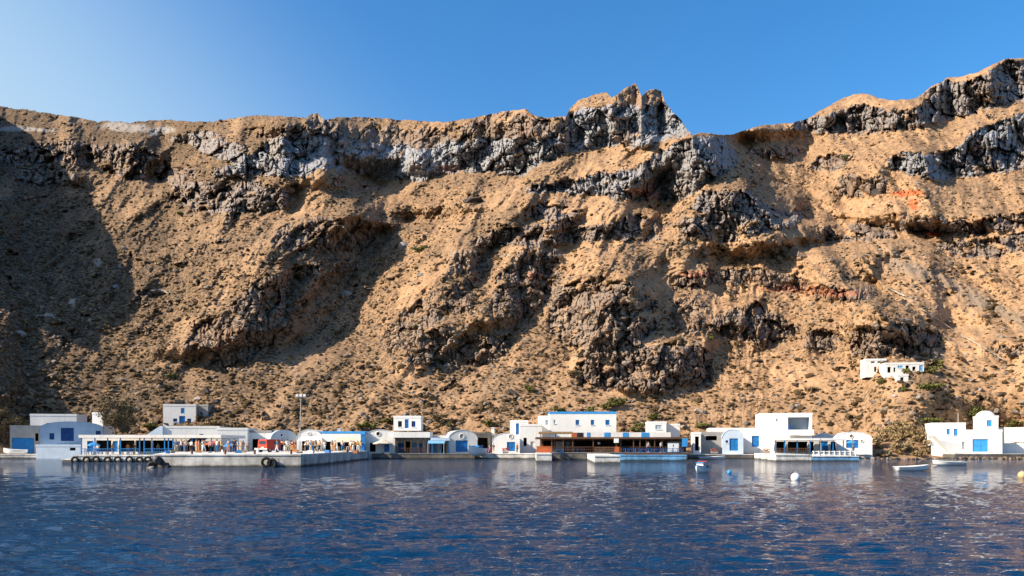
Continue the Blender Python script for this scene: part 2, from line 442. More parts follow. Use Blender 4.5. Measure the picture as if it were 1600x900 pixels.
# low dark thornbushes, too small and too many to be bodies of their own
speck = t.math('SUBTRACT', t.math('ADD', fine, t.math('MULTIPLY', scr, .17)), t.math('MULTIPLY', t.attr('scree'), .09))
earth = t.mix(t.ramp(speck, [(0.55, 0.0), (0.63, .85)]), earth, (.062, .046, .030))
pale = t.ramp(finer, [(0.70, 0.0), (0.76, .6)])
earth = t.mix(pale, earth, (.36, .30, .23))
cv = t.coord((1.0, 1.0, 0.25))
str_ = t.noise(cv, 0.55, 6, 0.7); crk = t.noise(c, 0.35, 6, 0.7)
brown = t.ramp(crk, [(0.30, (.075, .055, .043)), (0.48, (.200, .142, .102)), (0.68, (.345, .250, .170))])
greyc = t.ramp(str_, [(0.28, (.130, .130, .135)), (0.48, (.245, .245, .252)), (0.72, (.345, .340, .340))])
rkc = t.mix(gya, brown, greyc)
rust = t.ramp(t.noise(c, 0.12, 4), [(0.52, 0.0), (0.66, .55)])
rkc = t.mix(rust, rkc, (.20, .115, .065))
edge = t.ramp(t.math('ADD', rka, t.math('MULTIPLY', t.math('SUBTRACT', fine, .5), .7)), [(0.30, 0.0), (0.55, 1.0)])
allc = t.mix(edge, earth, rkc)
allc = t.mix(t.math("MULTIPLY", t.attr("track"), .8), allc, t.ramp(fine, [(.3, (.14, .115, .092)), (.7, (.25, .20, .155))]))
allc = t.mix(t.attr("pale"), allc, t.ramp(fine, [(.3, (.20, .175, .15)), (.7, (.33, .29, .25))]))
allc = t.mix(t.math('MULTIPLY', t.attr("orange"), t.ramp(fine, [(.35, .5), (.55, 1.0)])), allc, (.50, .11, .04))
t.l(allc, t.b.inputs["Base Color"])
t.b.inputs["Roughness"].default_value = 0.95
t.b.inputs["Specular IOR Level"].default_value = 0.1
t.bump(t.math('ADD', t.math('MULTIPLY', mid, 1.2), fine), 0.38, 0.6)
M_hill = t.m
fr = (rk[:-1, :-1] < .45)
sm_ = np.ones((nr - 1, nc - 1), bool); sm_[:fr.shape[0]] = fr
hill_me.polygons.foreach_set("use_smooth", sm_.ravel())
tag(link("hillside", hill_me, M_hill), kind='structure')

# ------------------------------------------------------------------ sea
ys = [4.0]
while ys[-1] < 185: ys.append(ys[-1] * 1.0055)
ys += [230, 320, 600, 1500]
ys = np.array(ys)
uw = np.concatenate([np.linspace(-5000, -60, 60)[:-1], np.arange(-60, 1661, 1.5), np.linspace(1661, 6600, 60)[1:]])
WY = np.broadcast_to(ys[:, None], (len(ys), len(uw))).copy()
WX = (uw[None, :] - 800) / F * WY
WZ = np.zeros_like(WY)
sp = WY * 0.0055
for i in range(90):
    lam = 0.20 * (6.0 ** rng.random() ** 1.2)
    th = rng.normal(R(86), 0.42)
    kx, ky = math.cos(th) * 6.2832 / lam, math.sin(th) * 6.2832 / lam
    amp = 0.0068 * lam ** 0.80
    ph = rng.random() * 6.28
    filt = np.clip((lam / (sp + .02) - 2.2) / 2.5, 0, 1)
    pz = np.sin(kx * WX + ky * WY + ph)
    WZ += amp * filt * pz
WZ *= (0.75 + .5 * (fbm(WX / 22, WY / 30, 3, 401) + .5)) * sst(6000, 2500, np.abs(uw[None, :] - 800))
sea_me = npmesh("sea", np.stack([WX, WY, WZ], -1).reshape(-1, 3), gridfaces(len(ys), len(uw)), True)
t = NT("sea_water")
c = t.coord((1, 1, 1))
h = t.math('ADD', t.noise(t.coord((.55, 1.7, 1)), 2.4, 4, 0.65), t.math('MULTIPLY', t.noise(c, 0.35, 3, .55), 2.2))
t.b.inputs["Base Color"].default_value = (.001, .025, .070, 1)
t.b.inputs["Roughness"].default_value = 0.035
t.b.inputs["IOR"].default_value = 1.333
t.b.inputs["Specular IOR Level"].default_value = 0.5
t.bump(h, 0.75, 0.16)
tag(link("sea", sea_me, t.m), kind='structure')

# ------------------------------------------------------------------ thornbushes and rubble of the slope
ICO = bmesh.new(); bmesh.ops.create_icosphere(ICO, subdivisions=1, radius=1.0)
ICO.verts.ensure_lookup_table()
icoV = np.array([v.co[:] for v in ICO.verts]); icoF = np.array([[v.index for v in f.verts] for f in ICO.faces]); ICO.free()

def scatter(name, n, dens, rad, flat, jag, mat, kind, vlo=None):
    Vs, Fs = [], []; cnt = 0; tries = 0
    while cnt < n and tries < n * 8:
        tries += 1
        px = random.uniform(-40, 1640); j = int(np.searchsorted(ucols, px))
        k = random.random() ** .85
        i = int((1 - k) * (NT_ROWS - 1)); i = min(max(i, 14), NT_ROWS - 2)
        if random.random() > dens(px, VV[i, j], rk[i, j], i, j): continue
        r = rad() ; p = np.array([XX[i, j], YY[i, j], ZZ[i, j]])
        a = random.random() * 6.28; ca, sa = math.cos(a), math.sin(a)
        v = icoV * (1 + rng.normal(0, jag, (len(icoV), 1))) * np.array([r * random.uniform(.8, 1.5), r, r * flat * random.uniform(.7, 1.2)])
        v = np.stack([v[:, 0] * ca - v[:, 1] * sa, v[:, 0] * sa + v[:, 1] * ca, v[:, 2]], 1) + p + np.array([0, 0, .15 * r])
        Vs.append(v); Fs.append(icoF + cnt * len(icoV)); cnt += 1
    me = npmesh(name, np.concatenate(Vs), np.concatenate(Fs), False)
    return tag(link(name, me, mat), kind=kind)

M_scrub = simple("dry_thornbush", (.085, .058, .032), .95, .5, .8, spec=.05)
M_rubble = simple("rubble_stone", (.23, .185, .150), .95, .5, .6, spec=.1)
M_tan = simple("dry_grass_tuft", (.34, .20, .09), .95, .35, .5, spec=.05)
o = scatter("thornbush_scrub", 13000, lambda x, v, r, i, j: (0 if (v > 688 or r > .75) else np.interp(x, [0, 400, 800, 1600], [1, .7, .4, .25]) * (1.7 - 1.55 * scree[i, j]) * (1.4 if perlin(np.float64(x / 34), np.float64(v / 18), 5) > .05 else .4)),
        lambda: random.uniform(.2, .45) * (1.9 if random.random() < .12 else 1), .75, .22, M_scrub, "stuff")
o = scatter("dry_grass_tufts", 3500, lambda x, v, r, i, j: (0 if (v > 690 or r > .6) else .8), lambda: random.uniform(.2, .45), .55, .2, M_tan, "stuff")
o = scatter("slope_rubble", 5000, lambda x, v, r, i, j: (0 if v > 690 else (.35 + 2.5 * max(0, rk[min(i + 22, NT_ROWS - 1), j] - .3))),
        lambda: .22 + .5 * random.random() ** 3, .8, .25, M_rubble, "stuff")
# ------------------------------------------------------------------ materials of the village
def plaster(name, col, wear):
    t = NT(name); c = t.coord()
    n = t.noise(c, .35, 5, .6); st = t.noise(t.coord((1.6, 1.6, .10)), 1.0, 5, .7); f = t.noise(c, 2.2, 5, .7)
    a = t.ramp(n, [(.3, tuple(x * .88 for x in col)), (.65, col)])
    a = t.mix(t.ramp(st, [(.55, 0.0), (.78, wear)]), a, tuple(x * y for x, y in zip(col, (.55, .52, .46))))
    a = t.mix(t.ramp(f, [(.66, 0.0), (.74, wear)]), a, tuple(x * y for x, y in zip(col, (.62, .58, .52))))
    t.l(a, t.b.inputs["Base Color"]); t.b.inputs["Roughness"].default_value = .92; t.b.inputs["Specular IOR Level"].default_value = .1
    t.bump(t.noise(c, 2.5, 4), .25, .05)
    return t.m
M_white = plaster("white_lime_plaster", (.78, .76, .72), .5)
M_white2 = plaster("weathered_white_plaster", (.72, .69, .64), .7)
M_bluewash_shade = simple("pale_blue_wash_and_shade", (.46, .54, .62), .9, .14, .6, spec=.1)  # pale blue; on the navy-door house it is bluish shade painted in
M_greywall = simple("bare_grey_render", (.32, .30, .28), .95, .25, .7, spec=.1)
M_bluegrey = simple("blue_grey_paint_and_shade", (.38, .43, .48), .9, .18, .6, spec=.1)  # blue-grey; on the shaded vault it is shade put into the colour
M_blue = simple("sea_blue_paint", (.012, .16, .43), .55, .25, 1.5)
M_midblue = simple("bright_blue_paint", (.04, .28, .62), .55, .2, 1.5)
M_navy = simple("dark_blue_paint", (.010, .055, .20), .5, .25, 1.5)
M_lblue = simple("light_blue_paint", (.16, .38, .62), .6, .2, 1.2)
M_brown = simple("brown_timber", (.115, .055, .028), .75, .35, 2.5)
M_reed = simple("dry_reed_thatch", (.34, .23, .12), .95, .35, 3.0, spec=.05)
M_beige = simple("beige_canvas", (.60, .50, .38), .9, .12, 1.0, spec=.1)
M_terra = simple("orange_red_wall_paint", (.46, .12, .045), .85, .25, 1.0, spec=.15)
M_red = simple("red_paint", (.50, .050, .025), .5, .2, 1.5)
M_stone = simple("dark_sea_stone", (.12, .105, .095), .95, .4, .9, spec=.15, bump=.4)
M_conc = simple("weathered_concrete", (.40, .37, .33), .95, .30, .5, spec=.15, bump=.3)
M_concd = simple("dark_concrete", (.20, .19, .18), .95, .3, .6, spec=.2, bump=.3)  # darker grey concrete for copings
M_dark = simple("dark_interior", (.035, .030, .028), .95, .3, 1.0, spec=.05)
M_glass = simple("window_glass", (.03, .05, .08), .15, .2, 1.0, spec=.6)
M_rubber = simple("black_rubber", (.018, .017, .017), .8, .3, 2.0, spec=.2)
def quaymat(name, col):
    """masonry with streaks, and the dark wet weed band the sea leaves just above the waterline"""
    t = NT(name); c = t.coord()
    n = t.noise(c, .5, 6, .65); st = t.noise(t.coord((1.2, 1.2, .12)), 1.0, 5, .7)
    lo = tuple(x * .42 for x in col); hi = tuple(min(1, x * 1.2) for x in col)
    a = t.ramp(n, [(.3, lo), (.65, hi)])
    a = t.mix(t.ramp(st, [(.5, 0.0), (.7, .55)]), a, tuple(x * .35 for x in col))
    sx = t.n("SeparateXYZ"); t.l(c, sx.inputs[0])
    z = t.math('ADD', sx.outputs[2], t.math('MULTIPLY', t.math('SUBTRACT', n, .5), .5))
    a = t.mix(t.ramp(z, [(.10, .92), (.34, 0.0)]), a, (.035, .034, .026))
    t.l(a, t.b.inputs["Base Color"]); t.b.inputs["Roughness"].default_value = .9
    t.b.inputs["Specular IOR Level"].default_value = .15
    t.bump(t.noise(c, 3.0, 4), .4, .06)
    return t.m
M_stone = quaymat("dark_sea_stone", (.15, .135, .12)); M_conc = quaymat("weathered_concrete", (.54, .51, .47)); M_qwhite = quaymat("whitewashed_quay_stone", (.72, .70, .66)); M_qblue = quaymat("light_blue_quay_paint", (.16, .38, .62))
M_metal = simple("galvanised_steel", (.42, .42, .42), .5, .15, 2.0, metal=.6)
M_rust = simple("rusty_iron", (.16, .075, .040), .9, .35, 2.0)
M_lampw = simple("white_lamp_glass", (.80, .78, .72), .3, .05, 2.0)
M_wood = simple("grey_driftwood", (.22, .17, .12), .9, .3, 2.0)
M_yel = simple("pale_yellow_paint", (.62, .42, .20), .6, .15, 1.5)
M_sea_white = simple("white_boat_paint", (.80, .79, .77), .35, .06, 1.0, spec=.5)

# ------------------------------------------------------------------ mesh collector
class MB:
    def __init__(s): s.V = []; s.Fc = []
    def poly(s, pts):
        n = len(s.V); s.V += [tuple(p) for p in pts]; s.Fc.append(tuple(range(n, n + len(pts)))); return s
    def box(s, x0, x1, y0, y1, z0, z1):
        n = len(s.V)
        s.V += [(x0, y0, z0), (x1, y0, z0), (x1, y1, z0), (x0, y1, z0), (x0, y0, z1), (x1, y0, z1), (x1, y1, z1), (x0, y1, z1)]
        s.Fc += [tuple(n + i for i in f) for f in ((0, 1, 5, 4), (1, 2, 6, 5), (2, 3, 7, 6), (3, 0, 4, 7), (4, 5, 6, 7), (3, 2, 1, 0))]
        return s
    def prism(s, prof, y0, y1):
        """profile of (x, z), counter-clockwise seen from the front, pushed from y0 back to y1"""
        k = len(prof); n = len(s.V)
        s.V += [(x, y0, z) for x, z in prof] + [(x, y1, z) for x, z in prof]
        s.Fc.append(tuple(n + i for i in range(k))); s.Fc.append(tuple(n + k + i for i in reversed(range(k))))
        for i in range(k):
            j = (i + 1) % k
            s.Fc.append((n + i, n + k + i, n + k + j, n + j))
        return s
    def slab(s, outline, z0, z1):
        """outline of (x, y) counter-clockwise from above"""
        k = len(outline); n = len(s.V)
        s.V += [(x, y, z0) for x, y in outline] + [(x, y, z1) for x, y in outline]
        s.Fc.append(tuple(n + k + i for i in range(k))); s.Fc.append(tuple(n + i for i in reversed(range(k))))
        for i in range(k):
            j = (i + 1) % k
            s.Fc.append((n + i, n + j, n + k + j, n + k + i))
        return s
    def tube(s, p0, p1, r0, r1=None, k=8):
        r1 = r0 if r1 is None else r1
        p0 = Vector(p0); p1 = Vector(p1); d = (p1 - p0).normalized()
        a = d.orthogonal().normalized(); b = d.cross(a); n = len(s.V)
        for p, r in ((p0, r0), (p1, r1)):
            s.V += [tuple(p + a * (r * math.cos(6.2832 * i / k)) + b * (r * math.sin(6.2832 * i / k))) for i in range(k)]
        for i in range(k):
            j = (i + 1) % k
            s.Fc.append((n + i, n + j, n + k + j, n + k + i))
        s.Fc.append(tuple(n + i for i in reversed(range(k)))); s.Fc.append(tuple(n + k + i for i in range(k)))
        return s
    def ball(s, c, r, sz=1.0, k=10, m=6):
        n = len(s.V)
        for i in range(m + 1):
            th = math.pi * i / m
            for j in range(k):
                ph = 6.2832 * j / k
                s.V.append((c[0] + r * math.sin(th) * math.cos(ph), c[1] + r * math.sin(th) * math.sin(ph), c[2] + r * sz * math.cos(th)))
        for i in range(m):
            for j in range(k):
                j2 = (j + 1) % k
                s.Fc.append((n + i * k + j, n + (i + 1) * k + j, n + (i + 1) * k + j2, n + i * k + j2))
        return s
    def torus(s, c, R0, r, axis='y', k=18, m=8):
        n = len(s.V)
        for i in range(k):
            a = 6.2832 * i / k
            for j in range(m):
                b = 6.2832 * j / m
                rr = R0 + r * math.cos(b); h = r * math.sin(b)
                s.V.append((c[0] + rr * math.cos(a), c[1] + h, c[2] + rr * math.sin(a)) if axis == 'y' else (c[0] + rr * math.cos(a), c[1] + rr * math.sin(a), c[2] + h))
        for i in range(k):
            for j in range(m):
                s.Fc.append((n + i * m + j, n + i * m + (j + 1) % m, n + ((i + 1) % k) * m + (j + 1) % m, n + ((i + 1) % k) * m + j))
        return s
    def build(s, name, mat, parent=None, smooth=False, bevel=0):
        me = bpy.data.meshes.new(name)
        me.from_pydata(s.V, [], s.Fc)
        bm = bmesh.new(); bm.from_mesh(me)
        bmesh.ops.remove_doubles(bm, verts=bm.verts, dist=1e-4)
        bmesh.ops.recalc_face_normals(bm, faces=bm.faces)
        if bevel:
            bmesh.ops.bevel(bm, geom=[e for e in bm.edges if e.is_manifold and e.calc_face_angle(0) > .6], offset=bevel, segments=2, affect='EDGES', clamp_overlap=True)
        bm.to_mesh(me); bm.free()
        if smooth: me.polygons.foreach_set("use_smooth", [True] * len(me.polygons))
        return link(name, me, mat, parent)

def thing(name, label, cat, loc, rz=0.0, group=None):
    o = bpy.data.objects.new(name, None); COL.objects.link(o)
    o.location = loc; o.rotation_euler = (0, 0, rz); o.empty_display_size = .3
    return tag(o, label, cat, group)

def arc(x0, x1, zs, rise, n=14):
    """left-to-right top of a vault, from (x1, zs) over to (x0, zs), counter-clockwise seen from the front"""
    cx, rx = (x0 + x1) / 2, (x1 - x0) / 2
    return [(cx + rx * math.cos(math.pi * i / n), zs + rise * math.sin(math.pi * i / n)) for i in range(n + 1)]

def facade(mb, x0, x1, z0, z1, holes, y=0.0, rev=.24):
    xs = sorted({x0, x1, *[h[0] for h in holes], *[h[1] for h in holes]}); zs = sorted({z0, z1, *[h[2] for h in holes], *[h[3] for h in holes]})
    for i in range(len(xs) - 1):
        for j in range(len(zs) - 1):
            cx, cz = (xs[i] + xs[i + 1]) / 2, (zs[j] + zs[j + 1]) / 2
            if any(h[0] < cx < h[1] and h[2] < cz < h[3] for h in holes): continue
            mb.poly([(xs[i], y, zs[j]), (xs[i + 1], y, zs[j]), (xs[i + 1], y, zs[j + 1]), (xs[i], y, zs[j + 1])])
    for a, b, c, d in holes:
        mb.poly([(a, y, c), (a, y, d), (a, y + rev, d), (a, y + rev, c)]); mb.poly([(b, y, c), (b, y + rev, c), (b, y + rev, d), (b, y, d)])
        mb.poly([(a, y, d), (b, y, d), (b, y + rev, d), (a, y + rev, d)]); mb.poly([(a, y, c), (a, y + rev, c), (b, y + rev, c), (b, y, c)])

def fill(kind, a, b, c, d, mat, parent, y=.0, rev=.24):
    """what closes an opening: a boarded door of two leaves, a shuttered or glazed window, or a dark room behind"""
    wd, ht = b - a, d - c
    if kind == 'door':
        mb = MB(); n = 2 if wd > 1.1 else 1
        for i in range(n):
            xa, xb = a + wd * i / n + .01, a + wd * (i + 1) / n - .01
            mb.box(xa, xb, y + rev - .08, y + rev - .03, c + .02, d - .02)
            st = min(.12, wd * .12)
            for (p, q, r, s_) in ((xa, xa + st, c + .02, d - .02), (xb - st, xb, c + .02, d - .02), (xa + st, xb - st, c + .02, c + .2), (xa + st, xb - st, d - .17, d - .02), (xa + st, xb - st, c + ht * .5 - .07, c + ht * .5 + .07)):
                mb.box(p, q, y + rev - .115, y + rev - .082, r, s_)
        o = mb.build('door', mat, parent)
        MB().box(a + wd * .5 - .10, a + wd * .5 - .05, y + rev - .19, y + rev - .117, c + ht * .45, c + ht * .45 + .16).build('handle', M_metal, o)
    elif kind == 'window':
        mb = MB().box(a + .02, b - .02, y + rev - .10, y + rev - .04, c + .02, d - .02)
        o = mb.build('window', mat, parent)
        f = MB(); st = .07
        for (p, q, r, s_) in ((a, a + st, c, d), (b - st, b, c, d), (a + st, b - st, c, c + st), (a + st, b - st, d - st, d), ((a + b) / 2 - .03, (a + b) / 2 + .03, c + st, d - st)):
            f.box(p + .002, q - .002, y + rev - .16, y + rev - .102, r + .002, s_ - .002)
        f.build('frame', M_blue if mat in (M_glass,) else mat, o)
        MB().box(a - .08, b + .08, y - .10, y - .003, c - .10, c - .005).build('sill', M_white, o)
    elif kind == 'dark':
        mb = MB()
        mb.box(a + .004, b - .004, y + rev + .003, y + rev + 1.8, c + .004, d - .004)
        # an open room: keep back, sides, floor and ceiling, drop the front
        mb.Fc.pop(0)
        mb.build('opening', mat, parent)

def house(name, label, px0, px1, pt, Y, depth, pb=708, roof='flat', rise=0, rz=0, holes=(), wall=M_white, roofmat=None, cat='house', found=2.0, trim=None, z0=None, group=None):
    zb = Zc(pb, Y) if z0 is None else z0
    if rz == 0 and name in ('house', 'vault_house', 'chapel', 'hill_house', 'cistern_hut', 'roof_block', 'terrace_wall', 'gatehouse'): q = (px0 + px1) / 2 - 800; rz = -q * (.027 if q > 0 else .015)
    xc = X((px0 + px1) / 2, Y); k = Y / F
    t = thing(name, label, cat, (xc, Y, zb), R(rz), group)
    x0, x1 = X(px0, Y) - xc, X(px1, Y) - xc
    lz = lambda p: Zc(p, Y) - zb
    zt = lz(pt)
    rs = rise * k
    zs = zt - rs
    hs = [(kd, X(a, Y) - xc, X(b, Y) - xc, lz(bo), lz(to), mt) for kd, a, b, to, bo, mt in holes]
    hs = [(kd, max(a, x0 + .05), min(b, x1 - .05), max(c, -found + .3), d, mt) for kd, a, b, c, d, mt in hs]
    high = [h for h in hs if h[0] == 'window' and h[4] >= zs - .02 and roof != 'flat']
    low = [(kd, a, b, c, min(d, zs - .06), mt) for kd, a, b, c, d, mt in hs if (kd, a, b, c, d, mt) not in high]
    mb = MB()
    facade(mb, x0, x1, -found, zs, [h[1:5] for h in low])
    mb.poly([(x1, 0, -found), (x1, depth, -found), (x1, depth, zs), (x1, 0, zs)])
    mb.poly([(x0, 0, -found), (x0, 0, zs), (x0, depth, zs), (x0, depth, -found)])
    mb.poly([(x0, depth, -found), (x0, depth, zs), (x1, depth, zs), (x1, depth, -found)])
    if roof in ('vault', 'gable'):
        prof = arc(x0, x1, zs, rs) if roof == 'vault' else [(x1, zs), ((x0 + x1) / 2, zt), (x0, zs)]
        mb.poly([(x, 0, z) for x, z in prof]); mb.poly([(x, depth, z) for x, z in reversed(prof)])
        mb.build('wall', wall, t)
        pr2 = arc(x0 - .07, x1 + .07, zs - .02, rs + .09) if roof == 'vault' else [(x1 + .15, zs - .05), ((x0 + x1) / 2, zt + .12), (x0 - .15, zs - .05)]
        r = MB(); kk = len(prof)
        outer, inner = pr2, [(x, z + .004) for x, z in prof]
        for y0, y1 in ((-.06, depth + .06),):
            n = len(r.V)
            r.V += [(x, y0, z) for x, z in outer] + [(x, y1, z) for x, z in outer] + [(x, y0, z) for x, z in inner] + [(x, y1, z) for x, z in inner]
            for i in range(kk - 1):
                r.Fc += [(n + i, n + kk + i, n + kk + i + 1, n + i + 1), (n + 2 * kk + i, n + 2 * kk + i + 1, n + 3 * kk + i + 1, n + 3 * kk + i),
                         (n + i, n + i + 1, n + 2 * kk + i + 1, n + 2 * kk + i), (n + kk + i, n + 3 * kk + i, n + 3 * kk + i + 1, n + kk + i + 1)]
        r.build('roof', roofmat or wall, t, smooth=False)
    else:
        mb.build('wall', wall, t)
        r = MB(); q = .05; wd = .28
        r.slab([(x0 - q, -q), (x1 + q, -q), (x1 + q, depth + q), (x0 - q, depth + q)], zs, zs + .14)
        h2 = zs + .42
        r.box(x0 - q, x1 + q, -q, wd, zs + .142, h2); r.box(x0 - q, x1 + q, depth - wd, depth + q, zs + .142, h2)
        r.box(x0 - q, x0 + wd, wd + .002, depth - wd - .002, zs + .142, h2 - .003); r.box(x1 - wd, x1 + q, wd + .002, depth - wd - .002, zs + .142, h2 - .003)
        r.build('roof', roofmat or trim or wall, t)
    for kd, a, b, c, d, mt in low: fill(kd, a, b, c, d, mt, t)
    for kd, a, b, c, d, mt in high:       # small vent high in the vault, round, with a raised rim
        cx, cz, rr = (a + b) / 2, (c + d) / 2, (b - a) / 2
        o = MB().tube((cx, -.03, cz), (cx, .05, cz), rr, rr, 14).build('window', mt, t)
        MB().torus((cx, -.04, cz), rr + .04, .06, 'y', 16, 6).build('frame', M_white, o, True)
    return t

def quay(name, label, outline, z1, mat, cat='quay', z0=-1.6, cap=None):
    """a masonry quay with a coping of its own along the top"""
    cx = sum(p[0] for p in outline) / len(outline); cy = min(p[1] for p in outline)
    t = thing(name, label, cat, (cx, cy, 0))
    o = [(x - cx, y - cy) for x, y in outline]
    MB().slab(o, z0, z1 - .16).build('body', mat, t)
    c2 = Vector((sum(p[0] for p in o) / len(o), sum(p[1] for p in o) / len(o)))
    oo = []
    for p in o:
        v = Vector(p) - c2; oo.append(tuple(c2 + v * (1 + .10 / max(v.length, 1))))
    MB().slab(oo, z1 - .158, z1).build('coping', cap or mat, t)
    return t

def xr(px0, px1, Y): return X(px0, Y), X(px1, Y)
# ------------------------------------------------------------------ quays and piers
quay('stone_quay', 'low pale quay at the far left shore under the white house with navy door', [(X(-60, 157), 157), (X(112, 157), 157), (X(112, 157), 172), (X(-60, 157), 172)], .75, M_conc)
Zj = 1.0
quay('jetty', 'long white jetty hung with a row of black tyres', [(X(113, 123), 123), (X(247, 123), 123), (X(247, 123) - 3, 152), (X(113, 123) - 5, 152)], Zj, M_qwhite, cap=M_qwhite)
quay('landing_step', 'low white landing block at the left tip of the tyre jetty', [(X(95, 123), 123.3), (X(113, 123) - .15, 123.0), (X(113, 123) - .15, 133), (X(95, 123), 131)], .45, M_qwhite)
Zq = 1.45
quay('main_quay', 'big concrete quay in front with sunlit face and shaded right side', [(X(240, 94), 94), (X(470, 94), 94), (X(576, 150), 150), (X(300, 150), 150), (X(262, 123), 123)], Zq, M_conc, cap=M_qwhite)
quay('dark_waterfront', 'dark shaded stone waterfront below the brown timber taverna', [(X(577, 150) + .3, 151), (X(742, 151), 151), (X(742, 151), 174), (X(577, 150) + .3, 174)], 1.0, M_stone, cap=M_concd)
quay('pale_waterfront', 'pale concrete waterfront beside the beached white boat', [(X(743.5, 151), 152), (X(840, 150), 150), (X(840, 150), 174), (X(743.5, 151), 174)], 1.0, M_conc, cap=M_qwhite)
Zt = 1.25
quay('white_pier_block', 'square white pier block below the orange wall of the taverna', [(X(838, 123), 123), (X(862, 123), 123), (X(862, 123) + .4, 142), (X(838, 123) + .4, 142)], Zt, M_qwhite)
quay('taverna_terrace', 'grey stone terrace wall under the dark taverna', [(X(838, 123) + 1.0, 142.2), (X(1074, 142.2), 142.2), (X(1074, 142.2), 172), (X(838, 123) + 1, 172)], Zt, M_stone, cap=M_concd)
quay('white_landing_pier', 'white landing pier jutting into the water before the taverna', [(X(929, 114), 114), (X(969, 114), 114), (X(969, 114) + 1.5, 142), (X(929, 114) + 1.5, 142)], 1.05, M_qwhite)
quay('blue_terrace_base', 'long light blue painted base of the taverna terrace', [(X(969, 114) + 1.8, 132), (X(1072, 132), 132), (X(1072, 132) + .6, 142), (X(969, 114) + 1.8, 142)], .95, M_qblue)
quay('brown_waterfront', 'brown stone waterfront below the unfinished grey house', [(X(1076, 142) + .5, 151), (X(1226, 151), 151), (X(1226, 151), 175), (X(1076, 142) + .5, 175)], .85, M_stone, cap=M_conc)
quay('white_quay_wall', 'white sunlit quay wall in front of the balcony building', [(X(1212, 128), 128), (X(1268, 128), 128), (X(1268, 128) + 1, 150.5), (X(1212, 128) + 3.2, 150.5)], 1.05, M_qwhite)
quay('fenced_pier', 'white pier with blue waterline and white fence posts', [(X(1268, 128) + .12, 128), (X(1342, 128), 128), (X(1342, 128) + 2, 152), (X(1268, 128) + 1.2, 152)], .85, M_qblue, cap=M_qwhite)
quay('stone_footing', 'rough pale stone base under the round-fronted vault house', [(X(1306, 152), 152.3), (X(1362, 152), 152.3), (X(1362, 152), 174), (X(1306, 152), 174)], .8, M_conc)
quay('shore_wall', 'rough brown shore wall below the domed chapel house at the right', [(X(1492, 149), 149), (X(1680, 149), 149), (X(1680, 149), 172), (X(1492, 149), 172)], 1.0, M_stone, cap=M_conc)

# dark steps and mooring irons on the big quay: tyres hang there
def tyre(label, loc, r=.36, rz=0, tilt=0, group=None):
    t = thing('tyre_fender', label, 'tyre', loc, rz, group)
    t.rotation_euler = (tilt, 0, rz)
    MB().torus((0, 0, 0), r, r * .36, 'y', 20, 8).build('casing', M_rubber, t, True)
    MB().tube((0, .02, r * 1.1), (0, .10, r * 2.1), .02, .02, 6).build('rope', M_wood, t)
    return t
proto = None
def copy_thing(o, loc, rz=None, label=None, group=None):
    c = o.copy(); COL.objects.link(c); c.location = loc
    if rz is not None: c.rotation_euler = (c.rotation_euler[0], c.rotation_euler[1], rz)
    if label: c['label'] = label
    if group: c['group'] = group
    for ch in list(o.children):
        d = ch.copy(); COL.objects.link(d); d.parent = c
        for g in ch.children:
            e_ = g.copy(); COL.objects.link(e_); e_.parent = d
    return c
G = 'tyres hung along the white jetty'
for i, px in enumerate((117, 135, 150, 168, 184, 202, 218, 231)):
    p = at(px, 720, 122.72); p.z = .25 + .04 * (i % 3)
    if proto is None: proto = tyre('black tyre hung on the side of the white jetty', p, .44, 0, 0, G)
    else: copy_thing(proto, p)
for px, lab in ((416, 'black tyre hung on the big quay face, upper of the pair'), (425, 'black tyre hung on the big quay face at its right')):
    copy_thing(proto, Vector((X(px, 93.7), 93.7, .55 if px < 420 else .40)), 0, lab, 'tyres on the big quay face')['label'] = lab

def boulder(name, label, p, sx, sy, sz, mat, group=None, seed=0, jag=.16):
    bm = bmesh.new(); bmesh.ops.create_icosphere(bm, subdivisions=2, radius=1)
    r_ = random.Random(seed)
    planes = [(Vector((r_.uniform(-1, 1), r_.uniform(-1, 1), r_.uniform(-.6, 1))).normalized(), r_.uniform(.35, .75)) for _ in range(11)]
    for v in bm.verts:
        for n, d in planes:
            k = v.co.dot(n)
            if k > d: v.co -= n * (k - d) * .92
        v.co += Vector((r_.gauss(0, 1), r_.gauss(0, 1), r_.gauss(0, 1))) * jag * .18
        v.co = Vector((v.co.x * sx, v.co.y * sy, v.co.z * sz))
    me = bpy.data.meshes.new(name); bm.to_mesh(me); bm.free()
    o = link(name, me, mat); o.location = p; o.rotation_euler = (0, 0, r_.random() * 6.28)
    return tag(o, label, 'rock', group)
M_rockd = simple("dark_basalt", (.075, .062, .055), .95, .45, .8, spec=.15, bump=.4)
M_rockb = simple("brown_lava_rock", (.20, .14, .10), .95, .45, .5, spec=.1, bump=.4)
M_rockp = simple("pale_pumice_boulder", (.38, .32, .265), .95, .25, .6, spec=.1, bump=.3)
M_rockg = simple("grey_boulder", (.27, .245, .23), .95, .35, .6, spec=.1, bump=.3)
for i, (px, py, s_, m_) in enumerate(((240, 725, .75, M_rockd), (247, 719, .85, M_rockd), (253, 724, .9, M_rockd), (259, 728, .6, M_rockd), (250, 730, .7, M_rockd), (236, 730, .45, M_rockp), (264, 730, .45, M_rockd))):
    p = at(px, py, 93.2 - .4 * (i % 2)); boulder('breakwater_rock', 'pale breakwater rock at the left foot of the big quay' if m_ is M_rockp else 'dark breakwater rock heaped at the left corner of the big quay', p, s_, s_, s_ * .8, m_, 'rocks at the quay corner', i)

